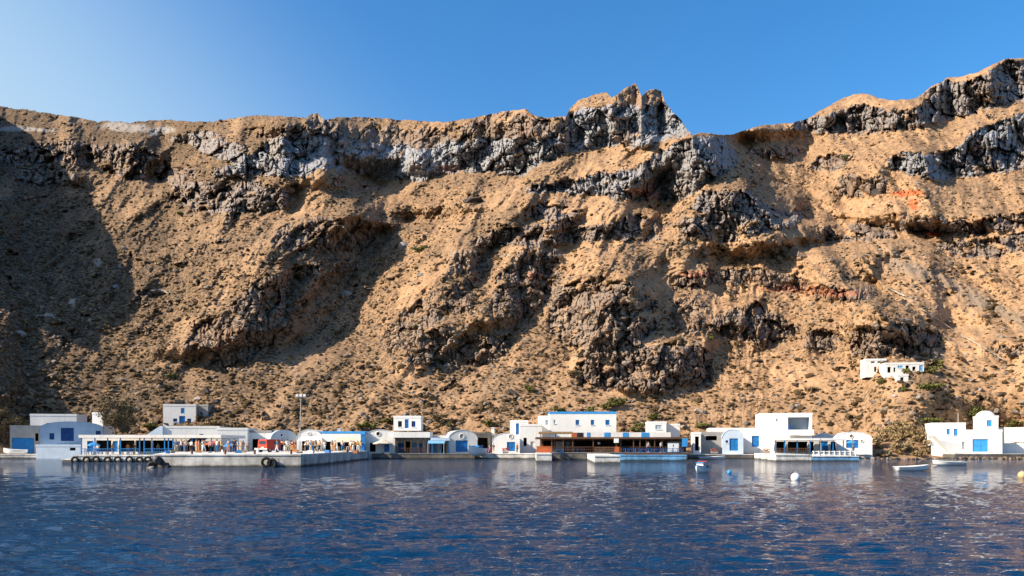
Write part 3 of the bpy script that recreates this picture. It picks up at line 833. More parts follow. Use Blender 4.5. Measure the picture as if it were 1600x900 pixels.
# ------------------------------------------------------------------ houses, left to right
D, W_, K = 'door', 'window', 'dark'
house('garage', 'brown-grey garage with wide blue door behind the beached grey boat', 19, 67, 668, 166, 7, 711, holes=[(D, 22, 52, 684, 711, M_blue), (K, 53.5, 58, 677, 689, M_dark)], wall=M_greywall, rz=24)
house('house', 'white block house rising behind the house with the navy door', 50, 117, 650, 172, 7, 700, holes=[(W_, 73, 82, 661, 666, M_glass)])
house('house', 'white shoreside house with large navy door and round gable', 69, 156, 659, 160, 9, 706, roof='vault', rise=9, rz=24, wall=M_bluewash_shade,  # white house, its bluish shade put into the wall colour
      holes=[(D, 97, 115, 665, 689, M_navy), (W_, 81.5, 88, 677, 687, M_navy), (W_, 146, 153, 673, 680, M_navy)])
house('chimney_block', 'small white rooftop block beside the bare tamarisk tree', 144, 161, 647.5, 166, 4, 690)
house('wall_bench', 'low pale blue garden wall with one dark hole near the left quay', 56, 126, 698, 156.8, 2.4, 711, holes=[(K, 109, 118, 697.5 + 2, 704, M_dark)], wall=M_bluewash_shade, cat='wall')
# terrace cafe on the jetty
house('cafe_building', 'long low white cafe building with dark doorways behind the blue posts', 128, 346, 684, 140, 9, 709, z0=Zj, found=1.2, wall=M_white2,
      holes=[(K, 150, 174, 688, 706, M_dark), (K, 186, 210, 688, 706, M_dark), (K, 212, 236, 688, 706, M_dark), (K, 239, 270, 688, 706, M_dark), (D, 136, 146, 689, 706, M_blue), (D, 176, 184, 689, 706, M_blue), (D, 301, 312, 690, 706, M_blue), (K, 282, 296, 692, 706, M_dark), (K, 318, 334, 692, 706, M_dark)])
def canopy(name, label, px0, px1, ptop, Y, depth, zg, posts, postm, roofm, thick=.22, cat='canopy', slope=0.0, rail=None, pr=.07, railm=None):
    xc = X((px0 + px1) / 2, Y); t = thing(name, label, cat, (xc, Y, zg)); zt = Zc(ptop, Y) - zg
    x0, x1 = X(px0, Y) - xc, X(px1, Y) - xc
    n = max(2, int((x1 - x0) / 1.6)); mb = MB()
    mb.prism([(x0, zt - thick), (x1, zt - thick), (x1, zt), (x0, zt)], -.25, depth)
    for v in range(len(mb.V)):
        x_, y_, z_ = mb.V[v]; mb.V[v] = (x_, y_, z_ + slope * y_)
    mb.build('roof', roofm, t)
    for px in posts:
        x_ = X(px, Y) - xc
        MB().box(x_ - pr, x_ + pr, 0, 2 * pr, 0, zt - thick - .003).build('post', postm, t)
    if rail:
        for a, b in rail:
            r = MB(); xa, xb = X(a, Y) - xc, X(b, Y) - xc
            r.box(xa, xb, -.05, -.01, .86, .94); r.box(xa, xb, -.05, -.01, .45, .51)
            q = xa + .1
            while q < xb: r.box(q, q + .04, -.048, -.012, .02, .858); q += .35
            r.build('railing', railm or postm, t)
    return t
canopy('terrace_canopy', 'white-edged flat canopy on blue posts over the jetty cafe', 124, 346, 679.5, 128, 11.5, Zj, (127, 148, 168, 188, 218, 225, 237, 257, 263, 270, 300, 330), M_blue, M_white2, .45, rail=[(127, 218), (226, 270)])
house('house', 'white two-storey house with black roof tank and two blue doors', 256, 305, 634.5, 186, 6, 667, holes=[(D, 282.5, 288, 637.5, 646, M_midblue), (D, 280, 289, 650, 666, M_blue), (W_, 271, 277, 654, 659, M_navy), (W_, 292, 298, 654, 659, M_navy)], found=4)
house('shed', 'plain grey shed wall right of the white house with the tank', 310, 325, 635, 188, 5, 655, wall=M_greywall, found=4)
house('house', 'long white house with sloping left end and blue awning', 254, 341, 669, 162, 10, 706, holes=[(W_, 311, 317, 678, 683, M_navy)], found=3)
t = thing('stair_ramp', 'pale blue sloping stair wall climbing to the long white house', 'stairs', (X(243, 161), 161, 1.5))
k = 161 / F
MB().prism([(-14 * k, -1.5), (11 * k, -1.5), (11 * k, 38 * k), (7 * k, 38 * k), (-14 * k, 24 * k)], 0, 3).build('parapet', M_bluewash_shade, t)
for i in range(10): MB().box(-14 * k + i * 2.2 * k, -14 * k + (i + 1) * 2.2 * k - .004, 3.02, 4.4, -1.5, 24 * k + (i + .6) * 1.4 * k).build('step', M_white2, t)
house('house', 'white flat-roofed house with one small round window', 340, 386, 672, 152, 10, 707, holes=[(W_, 355, 362, 682, 687, M_navy), (D, 344, 352, 690, 707, M_midblue), (D, 374, 381, 692, 707, M_bluegrey)])
house('boat_shed', 'grey-roofed boat shed with dark mouth behind the red van', 385, 424, 676, 154, 10, 707, roofmat=M_greywall, holes=[(K, 394, 404, 686, 707, M_dark)])
house('vault_house', 'blue-grey vaulted house in shade with tiny dark vent', 424, 464, 672, 152, 12, 708, roof='vault', rise=14, rz=24, wall=M_bluegrey, holes=[(W_, 438, 442, 678, 682, M_dark), (D, 432, 441, 692, 707, M_blue), (K, 444, 454, 692, 707, M_dark)])  # grey-blue of the shaded front is painted into the wall
house('vault_house', 'white vaulted house just right of the tall lamp mast', 464, 503, 671.5, 152, 12, 708, roof='vault', rise=14, holes=[(W_, 481, 485, 676, 679.5, M_beige), (K, 472, 480, 688, 707, M_dark), (K, 485, 493, 688, 707, M_dark)])
house('cafe_building', 'flat cafe with blue parapet and beige awning', 503, 570, 677.5, 151, 11, 708, roofmat=M_midblue, holes=[(K, 505, 521, 690, 707, M_dark), (K, 527, 560, 690, 707, M_dark)])
t = thing('awning', 'straight beige awning over the cafe with blue parapet', 'awning', (X(544, 149), 149, Zc(683, 149)))
k = 149 / F
MB().prism([(-20 * k, -8 * k), (20 * k, -8 * k), (20 * k, -7 * k), (-20 * k, -7 * k)], -.9, -.82).build('valance', M_beige, t)
mb = MB(); mb.poly([(-20 * k, -.9, -7 * k), (20 * k, -.9, -7 * k), (20 * k, 1.9, 0), (-20 * k, 1.9, 0)]); mb.poly([(-20 * k, 1.9, -.05), (20 * k, 1.9, -.05), (20 * k, -.9, -7 * k - .05), (-20 * k, -.9, -7 * k - .05)]); mb.build('cloth', M_beige, t)
for x_ in (-20 * k + .05, 20 * k - .05): MB().box(x_ - .04, x_ + .04, -.82, -.74, Zq - Zc(683, 149), -7.2 * k).build('post', M_white, t)
t = thing('gate_pillar', 'bright blue gate pillar at the right end of the cafe', 'pillar', (X(567, 148.5), 148.5, 1.2))
MB().box(-.38, .38, 0, .7, -1.2, Zc(679, 148.5) - 1.2).build('shaft', M_blue, t); MB().box(-.46, .46, -.08, .78, Zc(679, 148.5) - 1.197, Zc(677.5, 148.5) - 1.2).build('cap', M_midblue, t)
house('vault_house', 'low white vault with small dark vent left of the taverna', 571, 617, 671.5, 153, 12, 708, roof='vault', rise=12, holes=[(W_, 588, 594, 676, 679.5, M_dark), (K, 578, 587, 692, 706, M_dark), (D, 600, 608, 692, 706, M_blue)])
house('house', 'white upper storey with three arched openings above the timber taverna', 615, 657.5, 653, 158, 7, 672, z0=Zc(672, 158), holes=[(W_, 622, 628, 658, 667, M_dark), (D, 632.5, 638.5, 655, 669, M_blue), (W_, 643, 649, 658, 667, M_navy)], found=.1)
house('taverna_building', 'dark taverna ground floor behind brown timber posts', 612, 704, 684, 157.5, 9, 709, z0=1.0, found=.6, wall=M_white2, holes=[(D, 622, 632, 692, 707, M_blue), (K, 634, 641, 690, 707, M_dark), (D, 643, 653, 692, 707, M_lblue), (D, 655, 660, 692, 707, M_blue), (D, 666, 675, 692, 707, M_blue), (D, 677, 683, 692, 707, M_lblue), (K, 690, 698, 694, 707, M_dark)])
canopy('taverna_porch', 'white slab porch roof on brown timber posts', 614, 672, 675, 152.6, 5.2, 1.0, (620, 632, 642, 653, 662, 671), M_brown, M_white, 1.0, rail=[(620, 671)])
canopy('porch_awning', 'pale flat awning beside the timber porch', 673, 703, 684, 152.6, 4.6, 1.0, (675, 688, 701), M_blue, M_bluewash_shade, .5)
house('vault_house', 'white vaulted house with wide blue double door and dark vent', 700, 746, 672, 154, 11, 708, roof='vault', rise=15, rz=10, holes=[(D, 712, 731, 688, 706, M_blue), (W_, 718, 725, 679, 684, M_greywall)], wall=M_white2)
house('house', 'white vaulted house with blue door half shaded beside the stone cave', 769, 812, 677, 155, 10, 707, roof='vault', rise=13, holes=[(D, 792, 805, 688, 705, M_blue), (W_, 795, 801, 680, 684, M_greywall)])
house('house', 'small white upper house with one tall narrow blue window', 797, 825, 660, 163, 6, 682, holes=[(W_, 806, 811, 661.5, 679, M_blue)], found=4)
house('house', 'bare white house left of the orange taverna wall', 812, 847, 666, 160, 9, 706, holes=[(K, 818, 823, 684, 697, M_dark), (D, 829, 835, 690, 706, M_white2)])
house('house', 'small white cube house with grey window left of the big white building', 841, 860, 653, 167, 6, 672, holes=[(W_, 852, 857, 656, 664, M_bluegrey)], found=4)
house('hotel', 'big white upper building with blue roof edge and three blue windows', 859, 963, 646.5, 164, 9, 673, trim=M_midblue, holes=[(W_, 899.5, 905, 656, 664, M_blue), (W_, 923, 928.5, 656, 664, M_blue), (W_, 946, 952.5, 656, 664, M_blue), (W_, 865, 868, 656, 662, M_bluewash_shade)], found=4, cat='building')
t = thing('parapet_wall', 'white roof parapet with bright blue panels above the taverna', 'wall', (X(978, 156), 156, Zc(684, 156)))
k = 156 / F
MB().box(X(893, 156) - X(978, 156), X(1048, 156) - X(978, 156), 0, 5, -4, 8.5 * k).build('wall', M_white, t)
for a, b in ((917, 922), (944, 953.5), (973, 982), (1002, 1014)): MB().box(X(a, 156) - X(978, 156), X(b, 156) - X(978, 156), -.05, -.004, .5 * k, 8.2 * k).build('panel', M_midblue, t)
MB().box(X(893, 156) - X(978, 156), X(901, 156) - X(978, 156), -.07, -.004, 1 * k, 8 * k).build('panel', M_terra, t)
MB().box(X(902, 156) - X(978, 156), X(911, 156) - X(978, 156), -.06, -.004, 1 * k, 8 * k).build('panel', M_dark, t)
house('roof_block', 'small white roof house with grey shutters above the taverna end', 1011, 1041, 662, 164, 5, 680, holes=[(W_, 1024, 1034, 664, 671, M_bluegrey)], found=4)
house('roof_block', 'low whitish ruined wall right of the grey-shuttered roof house', 1042, 1062, 665.5, 165, 3, 680, wall=M_white2, found=4)
canopy('reed_canopy', 'dry reed canopy above the left end of the taverna', 842, 895, 674.5, 150, 5, 1.25, (845, 868, 892), M_brown, M_reed, .35)
house('taverna_building', 'dark open dining hall of the waterfront taverna', 846, 1072, 687, 151, 8, 708, z0=Zt, found=1.0, wall=M_brown,
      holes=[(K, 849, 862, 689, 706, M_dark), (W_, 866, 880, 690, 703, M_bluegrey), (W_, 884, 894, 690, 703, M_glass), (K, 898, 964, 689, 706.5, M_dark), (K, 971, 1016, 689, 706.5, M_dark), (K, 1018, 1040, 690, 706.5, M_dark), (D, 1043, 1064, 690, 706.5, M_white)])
canopy('taverna_pergola', 'long brown timber pergola over the dark waterfront taverna', 838, 1076, 683, 143, 8, Zt, (845, 862, 880, 895, 927, 963, 970, 990, 1000, 1010, 1023, 1035, 1050, 1066), M_brown, M_brown, .32, pr=.08, rail=[(863, 927), (970, 1066)], railm=M_brown)
t = thing('terrace_wall', 'orange-red painted wall at the left end of the taverna', 'wall', (X(850, 136), 136, Zt))
MB().box(X(838.5, 136) - X(850, 136), X(862.5, 136) - X(850, 136), 0, .3, 0, .95).build('wall', M_terra, t); MB().box(X(838, 136) - X(850, 136), X(863, 136) - X(850, 136), -.05, .35, .953, 1.03).build('coping', M_terra, t)
t = thing('terrace_railing', 'red-brown boarded railing behind the white landing pier', 'railing', (X(949, 141.3), 141.3, Zt))
k = 141.3 / F
for i in range(6): MB().box(-20 * k + i * 7 * k, -20 * k + i * 7 * k + .1, 0, .1, 0, .98).build('post', M_rust, t)
for z_ in (.12, .42, .72): MB().box(-20 * k, 18 * k, -.04, -.003, z_, z_ + .2).build('board', M_brown, t)
MB().box(11 * k, 18.5 * k, -.09, -.043, .05, .93).build('panel', M_terra, t)
t = thing('terrace_parapet', 'navy board parapet along the blue terrace base', 'railing', (X(1020, 133), 133, .95))
k = 133 / F
MB().box(X(970, 133) - X(1020, 133) + .4, X(1069, 133) - X(1020, 133), 0, .08, .0, .30).build('board', M_brown, t)
for i in range(12): MB().box(-46 * k + i * 8.5 * k, -46 * k + i * 8.5 * k + .09, .085, .17, 0, .95).build('post', M_navy, t)
MB().box(-47 * k, 49 * k, .05, .2, .953, 1.02).build('rail', M_navy, t)
t = thing('awning', 'bright blue hanging awning at the right end of the taverna', 'awning', (X(1072, 142), 142.6, Zc(685, 142)))
k = 142 / F
MB().prism([(-5 * k, -13 * k), (3 * k, -13 * k), (4.5 * k, 0), (-5 * k, 0)], 0, .06).build('cloth', M_midblue, t); MB().tube((-5.2 * k, .03, .03), (4.7 * k, .03, .03), .035).build('bar', M_metal, t)
house('gatehouse', 'narrow white doorway block right of the taverna', 1083, 1095, 679, 152, 5, 706, holes=[(K, 1086, 1092, 682, 704, M_dark)])
house('house', 'bare grey unfinished house with wide dark opening', 1094, 1131, 678, 155, 8, 706, wall=M_greywall, holes=[(K, 1103, 1120, 681, 688, M_dark)])
house('house', 'white flat house with wide blue door right of the unfinished grey house', 1110, 1192, 672, 160, 9, 706, holes=[(D, 1174, 1190, 681, 698, M_blue)])
house('vault_house', 'pale blue vaulted house front with crooked blue door', 1129, 1161, 671.5, 153, 6.6, 706, roof='vault', rise=13, wall=M_bluewash_shade, holes=[(D, 1140, 1153, 685, 704, M_blue), (W_, 1134, 1138, 688, 692, M_navy)])
house('house', 'large white cubic house with recessed balcony on its upper floor', 1188, 1267, 649, 158, 9, 707, holes=[(K, 1231, 1263, 652, 671.5, M_bluegrey), (W_, 1213, 1216, 654, 658, M_bluegrey)], cat='building')
t = thing('balcony', 'white balcony ledge below the recessed opening of the cubic house', 'balcony', (X(1249, 156), 155.4, Zc(680, 156)), R(-11.5))
k = 156 / F
MB().box(-18 * k, 20 * k, 0, 1.98, 0, .18).build('floor', M_white, t); MB().box(-18 * k, 20 * k, 0, .16, .183, 8.5 * k).build('parapet', M_white, t); MB().box(-16 * k, -12 * k, 1.2, 1.95, .184, 9 * k + .8).build('chair_back', M_navy, t)
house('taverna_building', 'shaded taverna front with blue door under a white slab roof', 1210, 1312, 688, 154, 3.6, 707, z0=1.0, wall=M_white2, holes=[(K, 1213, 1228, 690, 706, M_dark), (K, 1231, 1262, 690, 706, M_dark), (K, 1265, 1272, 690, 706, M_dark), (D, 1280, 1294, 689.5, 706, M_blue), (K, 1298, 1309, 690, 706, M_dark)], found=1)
canopy('slab_canopy', 'thin white slab canopy over the taverna below the cubic house', 1203, 1321, 685.5, 147, 6.5, 1.0, (1212, 1226, 1246, 1266, 1284, 1302, 1318), M_blue, M_white, .28, rail=[(1213, 1266)], railm=M_brown)
house('vault_house', 'blue-grey low gable behind the slab canopy', 1268, 1312, 677, 161, 8, 700, roof='gable', rise=9, wall=M_bluewash_shade)
house('vault_house', 'round-fronted white vault house with blue double door', 1308, 1361, 675, 153, 11, 712, roof='vault', rise=12, holes=[(D, 1323, 1341, 685, 700, M_blue), (W_, 1328, 1333, 679.5, 683, M_rust), (W_, 1344, 1348, 687, 691, M_greywall)])
t = thing('pier_fence', 'white post fence along the blue-striped pier', 'fence', (X(1305, 128.3), 128.3, .85))
k = 128.3 / F
for i in range(9): MB().box(-34 * k + i * 8.2 * k, -34 * k + i * 8.2 * k + .12, 0, .12, 0, .75).build('post', M_white, t)
MB().box(-35 * k, 34 * k, .13, .2, .55, .70).build('rail', M_white, t); MB().box(-35 * k, 34 * k, .13, .2, .2, .32).build('rail', M_white, t)
for i in range(2): MB().box((-22 + i * 50) * k, (-22 + i * 50) * k + .1, .3, .4, 0, 2.6).build('post', M_metal, t)
# right shore
house('house', 'white cliff-foot house with two small blue windows', 1458, 1506, 664, 153, 8, 700, holes=[(W_, 1479.5, 1484, 670, 679, M_midblue), (W_, 1489.5, 1495, 670, 681, M_midblue)])
house('house', 'white house with square blue gate right of the two-window house', 1503, 1562, 675, 151, 10, 713, holes=[(D, 1521, 1542.5, 686, 706, M_midblue), (K, 1499 + 7, 1510, 690, 702, M_dark)])
house('chapel', 'small white domed chapel with blue window above the shore', 1529, 1558, 653, 162, 5, 673, holes=[(W_, 1542, 1549, 656.5, 666, M_midblue)], found=5)
c_ = [o for o in bpy.data.objects if o.name.startswith('chapel') and o.type == 'EMPTY' and o.get('category') == 'house'][-1]; c_['category'] = 'chapel'
mb = MB(); rr = 15 * 162 / F
mb.ball((0, 2.5, Zc(653, 162) - Zc(673, 162) + .05), rr, .78, 20, 10); mb.build('dome', M_white, c_, True)
house('terrace_wall', 'long white terrace wall running out of the picture at the right', 1556, 1680, 671, 160, 5, 690, cat='wall', found=5)
house('terrace_wall', 'lower white wall behind the shore rocks at the right edge', 1552, 1680, 696, 152, 4, 714, cat='wall', found=3)
t = thing('buttress', 'sloping white buttress under the two-window house', 'wall', (X(1490, 152), 152, 0))
k = 152 / F
MB().prism([(4 * k, 0), (16 * k, 0), (16 * k, 22 * k), (-22 * k, 30 * k), (-28 * k, 36 * k), (-18 * k, 24 * k)], .2, 3).build('wall', M_white, t)
M_ruin = plaster('crumbling_whitewash', (.68, .67, .64), .9)
# hill house under the overhang
g = ground(1390, 584); Yh = g.y - 2
house('hill_house', 'whitewashed cave house high on the slope under the dark overhang', 1353, 1384, 563.5, ground(1369, 583).y + .3, 4, 582, rz=-8, wall=M_ruin, holes=[(K, 1366, 1369.5, 573, 581, M_dark), (W_, 1373.5, 1377.5, 573, 582, M_navy), (K, 1361, 1367, 564.5, 567, M_dark), (K, 1371, 1376, 564.5, 567, M_dark)], found=1.0)
house('hill_house', 'low right wing of the hillside cave house with blue end door', 1384.4, 1442, 569.5, ground(1413, 583).y + .3, 4, 582, rz=-8, wall=M_ruin, holes=[(K, 1388, 1393, 573, 582, M_dark), (K, 1397, 1400, 574, 581, M_dark), (W_, 1403, 1411, 571, 575, M_lblue), (K, 1415, 1420, 571, 577, M_dark), (K, 1425, 1430, 573, 580, M_dark), (D, 1435, 1441, 571, 580, M_lblue)], found=1.0)
g = ground(1410, 598)
house('cistern_hut', 'tiny white hut with dark doorway below the hillside cave house', 1403, 1419, 587.5, g.y + .1, 2.4, 598, rz=-8, wall=M_ruin, holes=[(K, 1407, 1412, 589.5, 597.5, M_dark)], found=1.0)
# ridge hamlet walls and dark cave ruin
house('cave_ruin', 'dark stone cave ruin between the two vaulted blue-door houses', 742, 767, 679, 157, 7, 708, wall=M_stone, holes=[(K, 747, 762, 684, 700, M_dark)])

# roof fittings
p = Vector((X(278, 187.5), 188.5, Zc(633.8, 187.5)))
t = thing('water_tank', 'black water tank on the roof of the two-storey white house', 'tank', p)
MB().tube((-.95, 0, .75), (.95, 0, .75), .55, .55, 16).build('tank', M_rubber, t, False); MB().box(-.7, -.5, -.5, .5, 0, .3).box(.5, .7, -.5, .5, 0, .3).build('cradle', M_rust, t)
for px, py, Y, lab in ((530, 670, 152, 'short white chimney on the cafe with blue parapet'), (770, 668, 158, 'white pointed chimney beside the stone cave ruin'), (667, 676, 160, 'white chimney at the end of the porch roof')):
    t = thing('chimney', lab, 'chimney', at(px, py + 9, Y)); k = Y / F
    MB().box(-.28, .28, 0, .56, -.6, 8 * k).build('stack', M_white, t); MB().box(-.36, .36, -.08, .64, 8 * k + .003, 8 * k + .15).build('cap', M_white, t)
# ------------------------------------------------------------------ lamp mast, poles, signs, van
p = Vector((X(468, 104), 104, Zq))
t = thing('lamp_mast', 'tall grey lamp mast with a cluster of floodlights on the big quay', 'street lamp', p)
hm = Zc(617, 104) - Zq
MB().box(-.3, .3, -.3, .3, 0, .25).build('base', M_conc, t)
MB().tube((0, 0, .25), (.18, 0, hm - .3), .065, .04, 10).build('pole', M_metal, t)
MB().tube((-.32, 0, hm - .32), (.70, 0, hm - .32), .04).build('crossarm', M_metal, t)
for i in range(3):
    x_ = -.25 + i * .44
    o = MB().box(x_ - .17, x_ + .17, -.16, .14, hm - .24, hm + .10).build('floodlight', M_metal, t)
    MB().box(x_ - .14, x_ + .14, -.185, -.163, hm - .21, hm + .07).build('lens', M_lampw, o)
def pole(label, px, pb, pt, Y, mat, r=.06, arms=True):
    z0 = Zc(pb, Y); t = thing('utility_pole', label, 'pole', (X(px, Y), Y, z0)); h = Zc(pt, Y) - z0
    MB().tube((0, 0, -1), (0, 0, h), r, r * .7, 8).build('pole', mat, t)
    if arms:
        MB().tube((-.45, 0, h - .3), (.45, 0, h - .3), .035).build('crossarm', mat, t)
        for x_ in (-.4, 0, .4): MB().tube((x_, 0, h - .27), (x_, 0, h - .08), .035, .03, 6).build('insulator', M_lampw, t)
    return t
pole('thin rusty utility pole behind the cafe with blue parapet', 520.5, 680, 630, 166, M_rust)
pole('thin pale pole behind the timber taverna upper storey', 645, 656, 612, 172, M_wood, .05)
pole('dark pole beside the grey shed behind the white houses', 307, 668, 634, 183, M_rust, .10, False)
pole('thin pole above the narrow-window white house', 781, 662, 640, 172, M_wood, .04, False)
pole('short white pole left of the domed chapel', 1497, 664, 645, 166, M_white, .05, False)
# small three-wheeled red van seen from behind
V0 = Vector((X(410, 118), 118, Zq))
t = thing('delivery_van', 'small red and white delivery van parked on the big quay', 'van', V0, R(-24))
b = MB(); b.prism([(-.85, .38), (.85, .38), (.85, 1.0), (.74, 1.72), (.6, 1.8), (-.6, 1.8), (-.74, 1.72), (-.85, 1.0)], 0, 2.9)
b.build('body', M_red, t, bevel=.04)
MB().prism([(-.58, 1.14), (.58, 1.14), (.5, 1.58), (-.5, 1.58)], -.03, -.004).build('window', M_glass, t)
for s_ in (-1, 1):
    MB().box(s_ * .72 - .08, s_ * .72 + .08, -.03, -.004, .72, .98).build('tail_light', M_terra, t)
    for y_ in (.55, 2.3):
        w_ = MB().tube((s_ * .74 - .10, y_, .30), (s_ * .74 + .10, y_, .30), .30, .30, 16).build('wheel', M_rubber, t)
        MB().tube((s_ * .74 - .112, y_, .30), (s_ * .74 + .112, y_, .30), .16, .16, 10).build('rim', M_metal, w_)
    MB().box(s_ * .855 - .012, s_ * .855 + .012, 1.5, 2.5, 1.08, 1.52).build('side_window', M_glass, t)
MB().box(-.86, .86, -.09, -.006, .40, .54).build('bumper', M_white, t)
MB().box(-.24, .24, -.025, -.004, .62, .75).build('number_plate', M_white, t)
t = thing('market_cooler', 'white cool box standing beside the red van', 'box', (X(400.5, 116), 116, Zq))
MB().box(-.26, .26, 0, .5, 0, .5).build('box', M_sea_white, t); MB().box(-.28, .28, -.02, .52, .503, .6).build('lid', M_white, t)

# ------------------------------------------------------------------ boats and buoys
def boat(name, label, p, L, B, H, rz, hullm, inm, rimm, stripe=None, cabin=None, cat='boat', engine=False, group=None):
    t = thing(name, label, cat, p, R(rz), group)
    n = 13; st = []
    for i in range(n):
        s_ = i / (n - 1)
        half = B / 2 * (max(0.0, 1 - max(0, (s_ - .42) / .58) ** 2.2)) * (.86 + .14 * min(1, s_ / .3))
        sheer = H * (.82 + .42 * s_ ** 2.2); keel = -.22 * H + .42 * H * max(0, s_ - .75) / .25
        st.append((L * (s_ - .5), max(half, .02), sheer, keel))
    m = MB(); k_ = 7
    for x_, hw, sh, ke in st:
        for j in range(k_):
            a = -1 + 2 * j / (k_ - 1)
            yy = hw * math.copysign(abs(a) ** .55, a); zz = ke + (sh - ke) * abs(a) ** 1.9
            m.V.append((x_, yy, zz))
    for i in range(n - 1):
        for j in range(k_ - 1):
            q = i * k_ + j; m.Fc.append((q, q + 1, q + k_ + 1, q + k_))
    m.Fc.append(tuple(range(k_)))
    m.build('hull', hullm, t, True)
    d = MB()
    for i in range(n - 1):
        a, b_ = st[i], st[i + 1]
        d.poly([(a[0], -a[1] * .93, a[2] - H * .30), (b_[0], -b_[1] * .93, b_[2] - H * .30), (b_[0], b_[1] * .93, b_[2] - H * .30), (a[0], a[1] * .93, a[2] - H * .30)])
    d.build('deck', inm, t)
    g_ = MB()
    for sgn in (-1, 1):
        for i in range(n - 1):
            a, b_ = st[i], st[i + 1]
            g_.tube((a[0], sgn * a[1], a[2]), (b_[0], sgn * b_[1], b_[2]), .045, .045, 6)
    g_.build('gunwale', rimm, t)
    for x_ in (-.22, .08):
        MB().box(L * x_ - .12, L * x_ + .12, -B * .42, B * .42, H * .62, H * .62 + .05).build('seat', M_wood, t)
    if cabin:
        c0, c1, ch, cm = cabin
        o = MB().box(L * c0, L * c1, -B * .30, B * .30, H * .56, H * .8 + ch).build('cabin', cm, t, bevel=.03)
        MB().box(L * c0 + .1, L * c1 - .1, -B * .305, B * .305, H * .8 + ch * .45, H * .8 + ch * .8).build('window', M_glass, o)
        MB().box(L * c0 - .08, L * c1 + .08, -B * .34, B * .34, H * .8 + ch + .003, H * .8 + ch + .06).build('roof', rimm, o)
    if engine:
        e_ = MB().box(-L / 2 - .32, -L / 2 - .04, -.14, .14, H * .7, H * 1.25).build('outboard_engine', M_rubber, t, bevel=.04)
        MB().tube((-L / 2 - .16, 0, -.3), (-L / 2 - .16, 0, H * .7), .05).build('engine_leg', M_metal, e_)
    return t
def wat(px, py):
    Y = CAMH * F / (py - HZ); return Vector((X(px, Y), Y, 0.03))
boat('motor_boat', 'small white and blue motor boat with red top afloat before the taverna', wat(1096, 738.5), 2.3, 1.05, .5, 238, M_sea_white, M_lblue, M_midblue, cabin=(-.18, .18, .42, M_white), engine=True)
o = [o for o in bpy.data.objects if o.name.startswith('motor_boat')][0]
MB().box(-.7, -.1, -.42, .42, .92, .98).build('canopy', M_red, o)
boat('dinghy', 'long white open dinghy afloat nearest the right bank', wat(1425, 735.5), 3.2, 1.2, .42, 3, M_sea_white, M_white, M_sea_white)
boat('dinghy', 'white dinghy with dark outboard moored below the two-window house', wat(1482, 727), 3.9, 1.4, .45, 182, M_sea_white, M_white, M_sea_white, engine=True)
p_ = Vector((X(1112, 148), 148, .05)); boat('dinghy', 'low white rowing boat against the brown waterfront', p_, 4.6, 1.5, .42, 4, M_sea_white, M_white, M_sea_white)
p_ = Vector((X(23, 153), 153, .80)); boat('dinghy', 'grey-white beached boat in front of the blue garage door', Vector((X(23, 159), 159, .95)), 4.0, 1.7, .75, 184, M_sea_white, M_bluegrey, M_white)
p_ = Vector((X(744, 149), 150.2, .85)); boat('fishing_boat', 'white and blue fishing boat hauled up beside the stone cave', p_, 4.6, 2.0, 1.25, 238, M_sea_white, M_blue, M_midblue, cabin=(-.25, .05, .5, M_midblue))
def buoy(label, p, r, mat):
    t = thing('mooring_buoy', label, 'buoy', p)
    MB().ball((0, 0, r * .45), r, 1, 18, 10).build('float', mat, t, True)
    MB().torus((0, 0, r * 1.5), r * .22, r * .06, 'y', 12, 6).build('ring', M_metal, t, True)
    MB().tube((0, 0, r * .4), (0, 0, r * 1.36), r * .12, r * .10).build('stem', mat, t)
buoy('large white round mooring buoy afloat', wat(1243, 750), .32, M_sea_white)
buoy('small blue mooring buoy afloat left of the white one', wat(1139.5, 740), .19, M_midblue)
buoy('pale orange mooring buoy at the right edge of the water', wat(1597, 746), .30, M_yel)

# ------------------------------------------------------------------ people
def skinned(pts, edges, sub=1):
    me = bpy.data.meshes.new("tmp"); me.from_pydata([p[0] for p in pts], edges, [])
    o = bpy.data.objects.new("tmp", me); COL.objects.link(o)
    md = o.modifiers.new("s", 'SKIN')
    for i, p in enumerate(pts):
        me.skin_vertices[0].data[i].radius = (p[1], p[2] if len(p) > 2 else p[1])
    me.skin_vertices[0].data[0].use_root = True
    if sub: o.modifiers.new("u", 'SUBSURF').levels = sub; o.modifiers[-1].render_levels = sub
    dg = bpy.context.evaluated_depsgraph_get()
    out = bpy.data.meshes.new_from_object(o.evaluated_get(dg))
    bpy.data.objects.remove(o); bpy.data.meshes.remove(me)
    out.polygons.foreach_set("use_smooth", [True] * len(out.polygons))
    return out

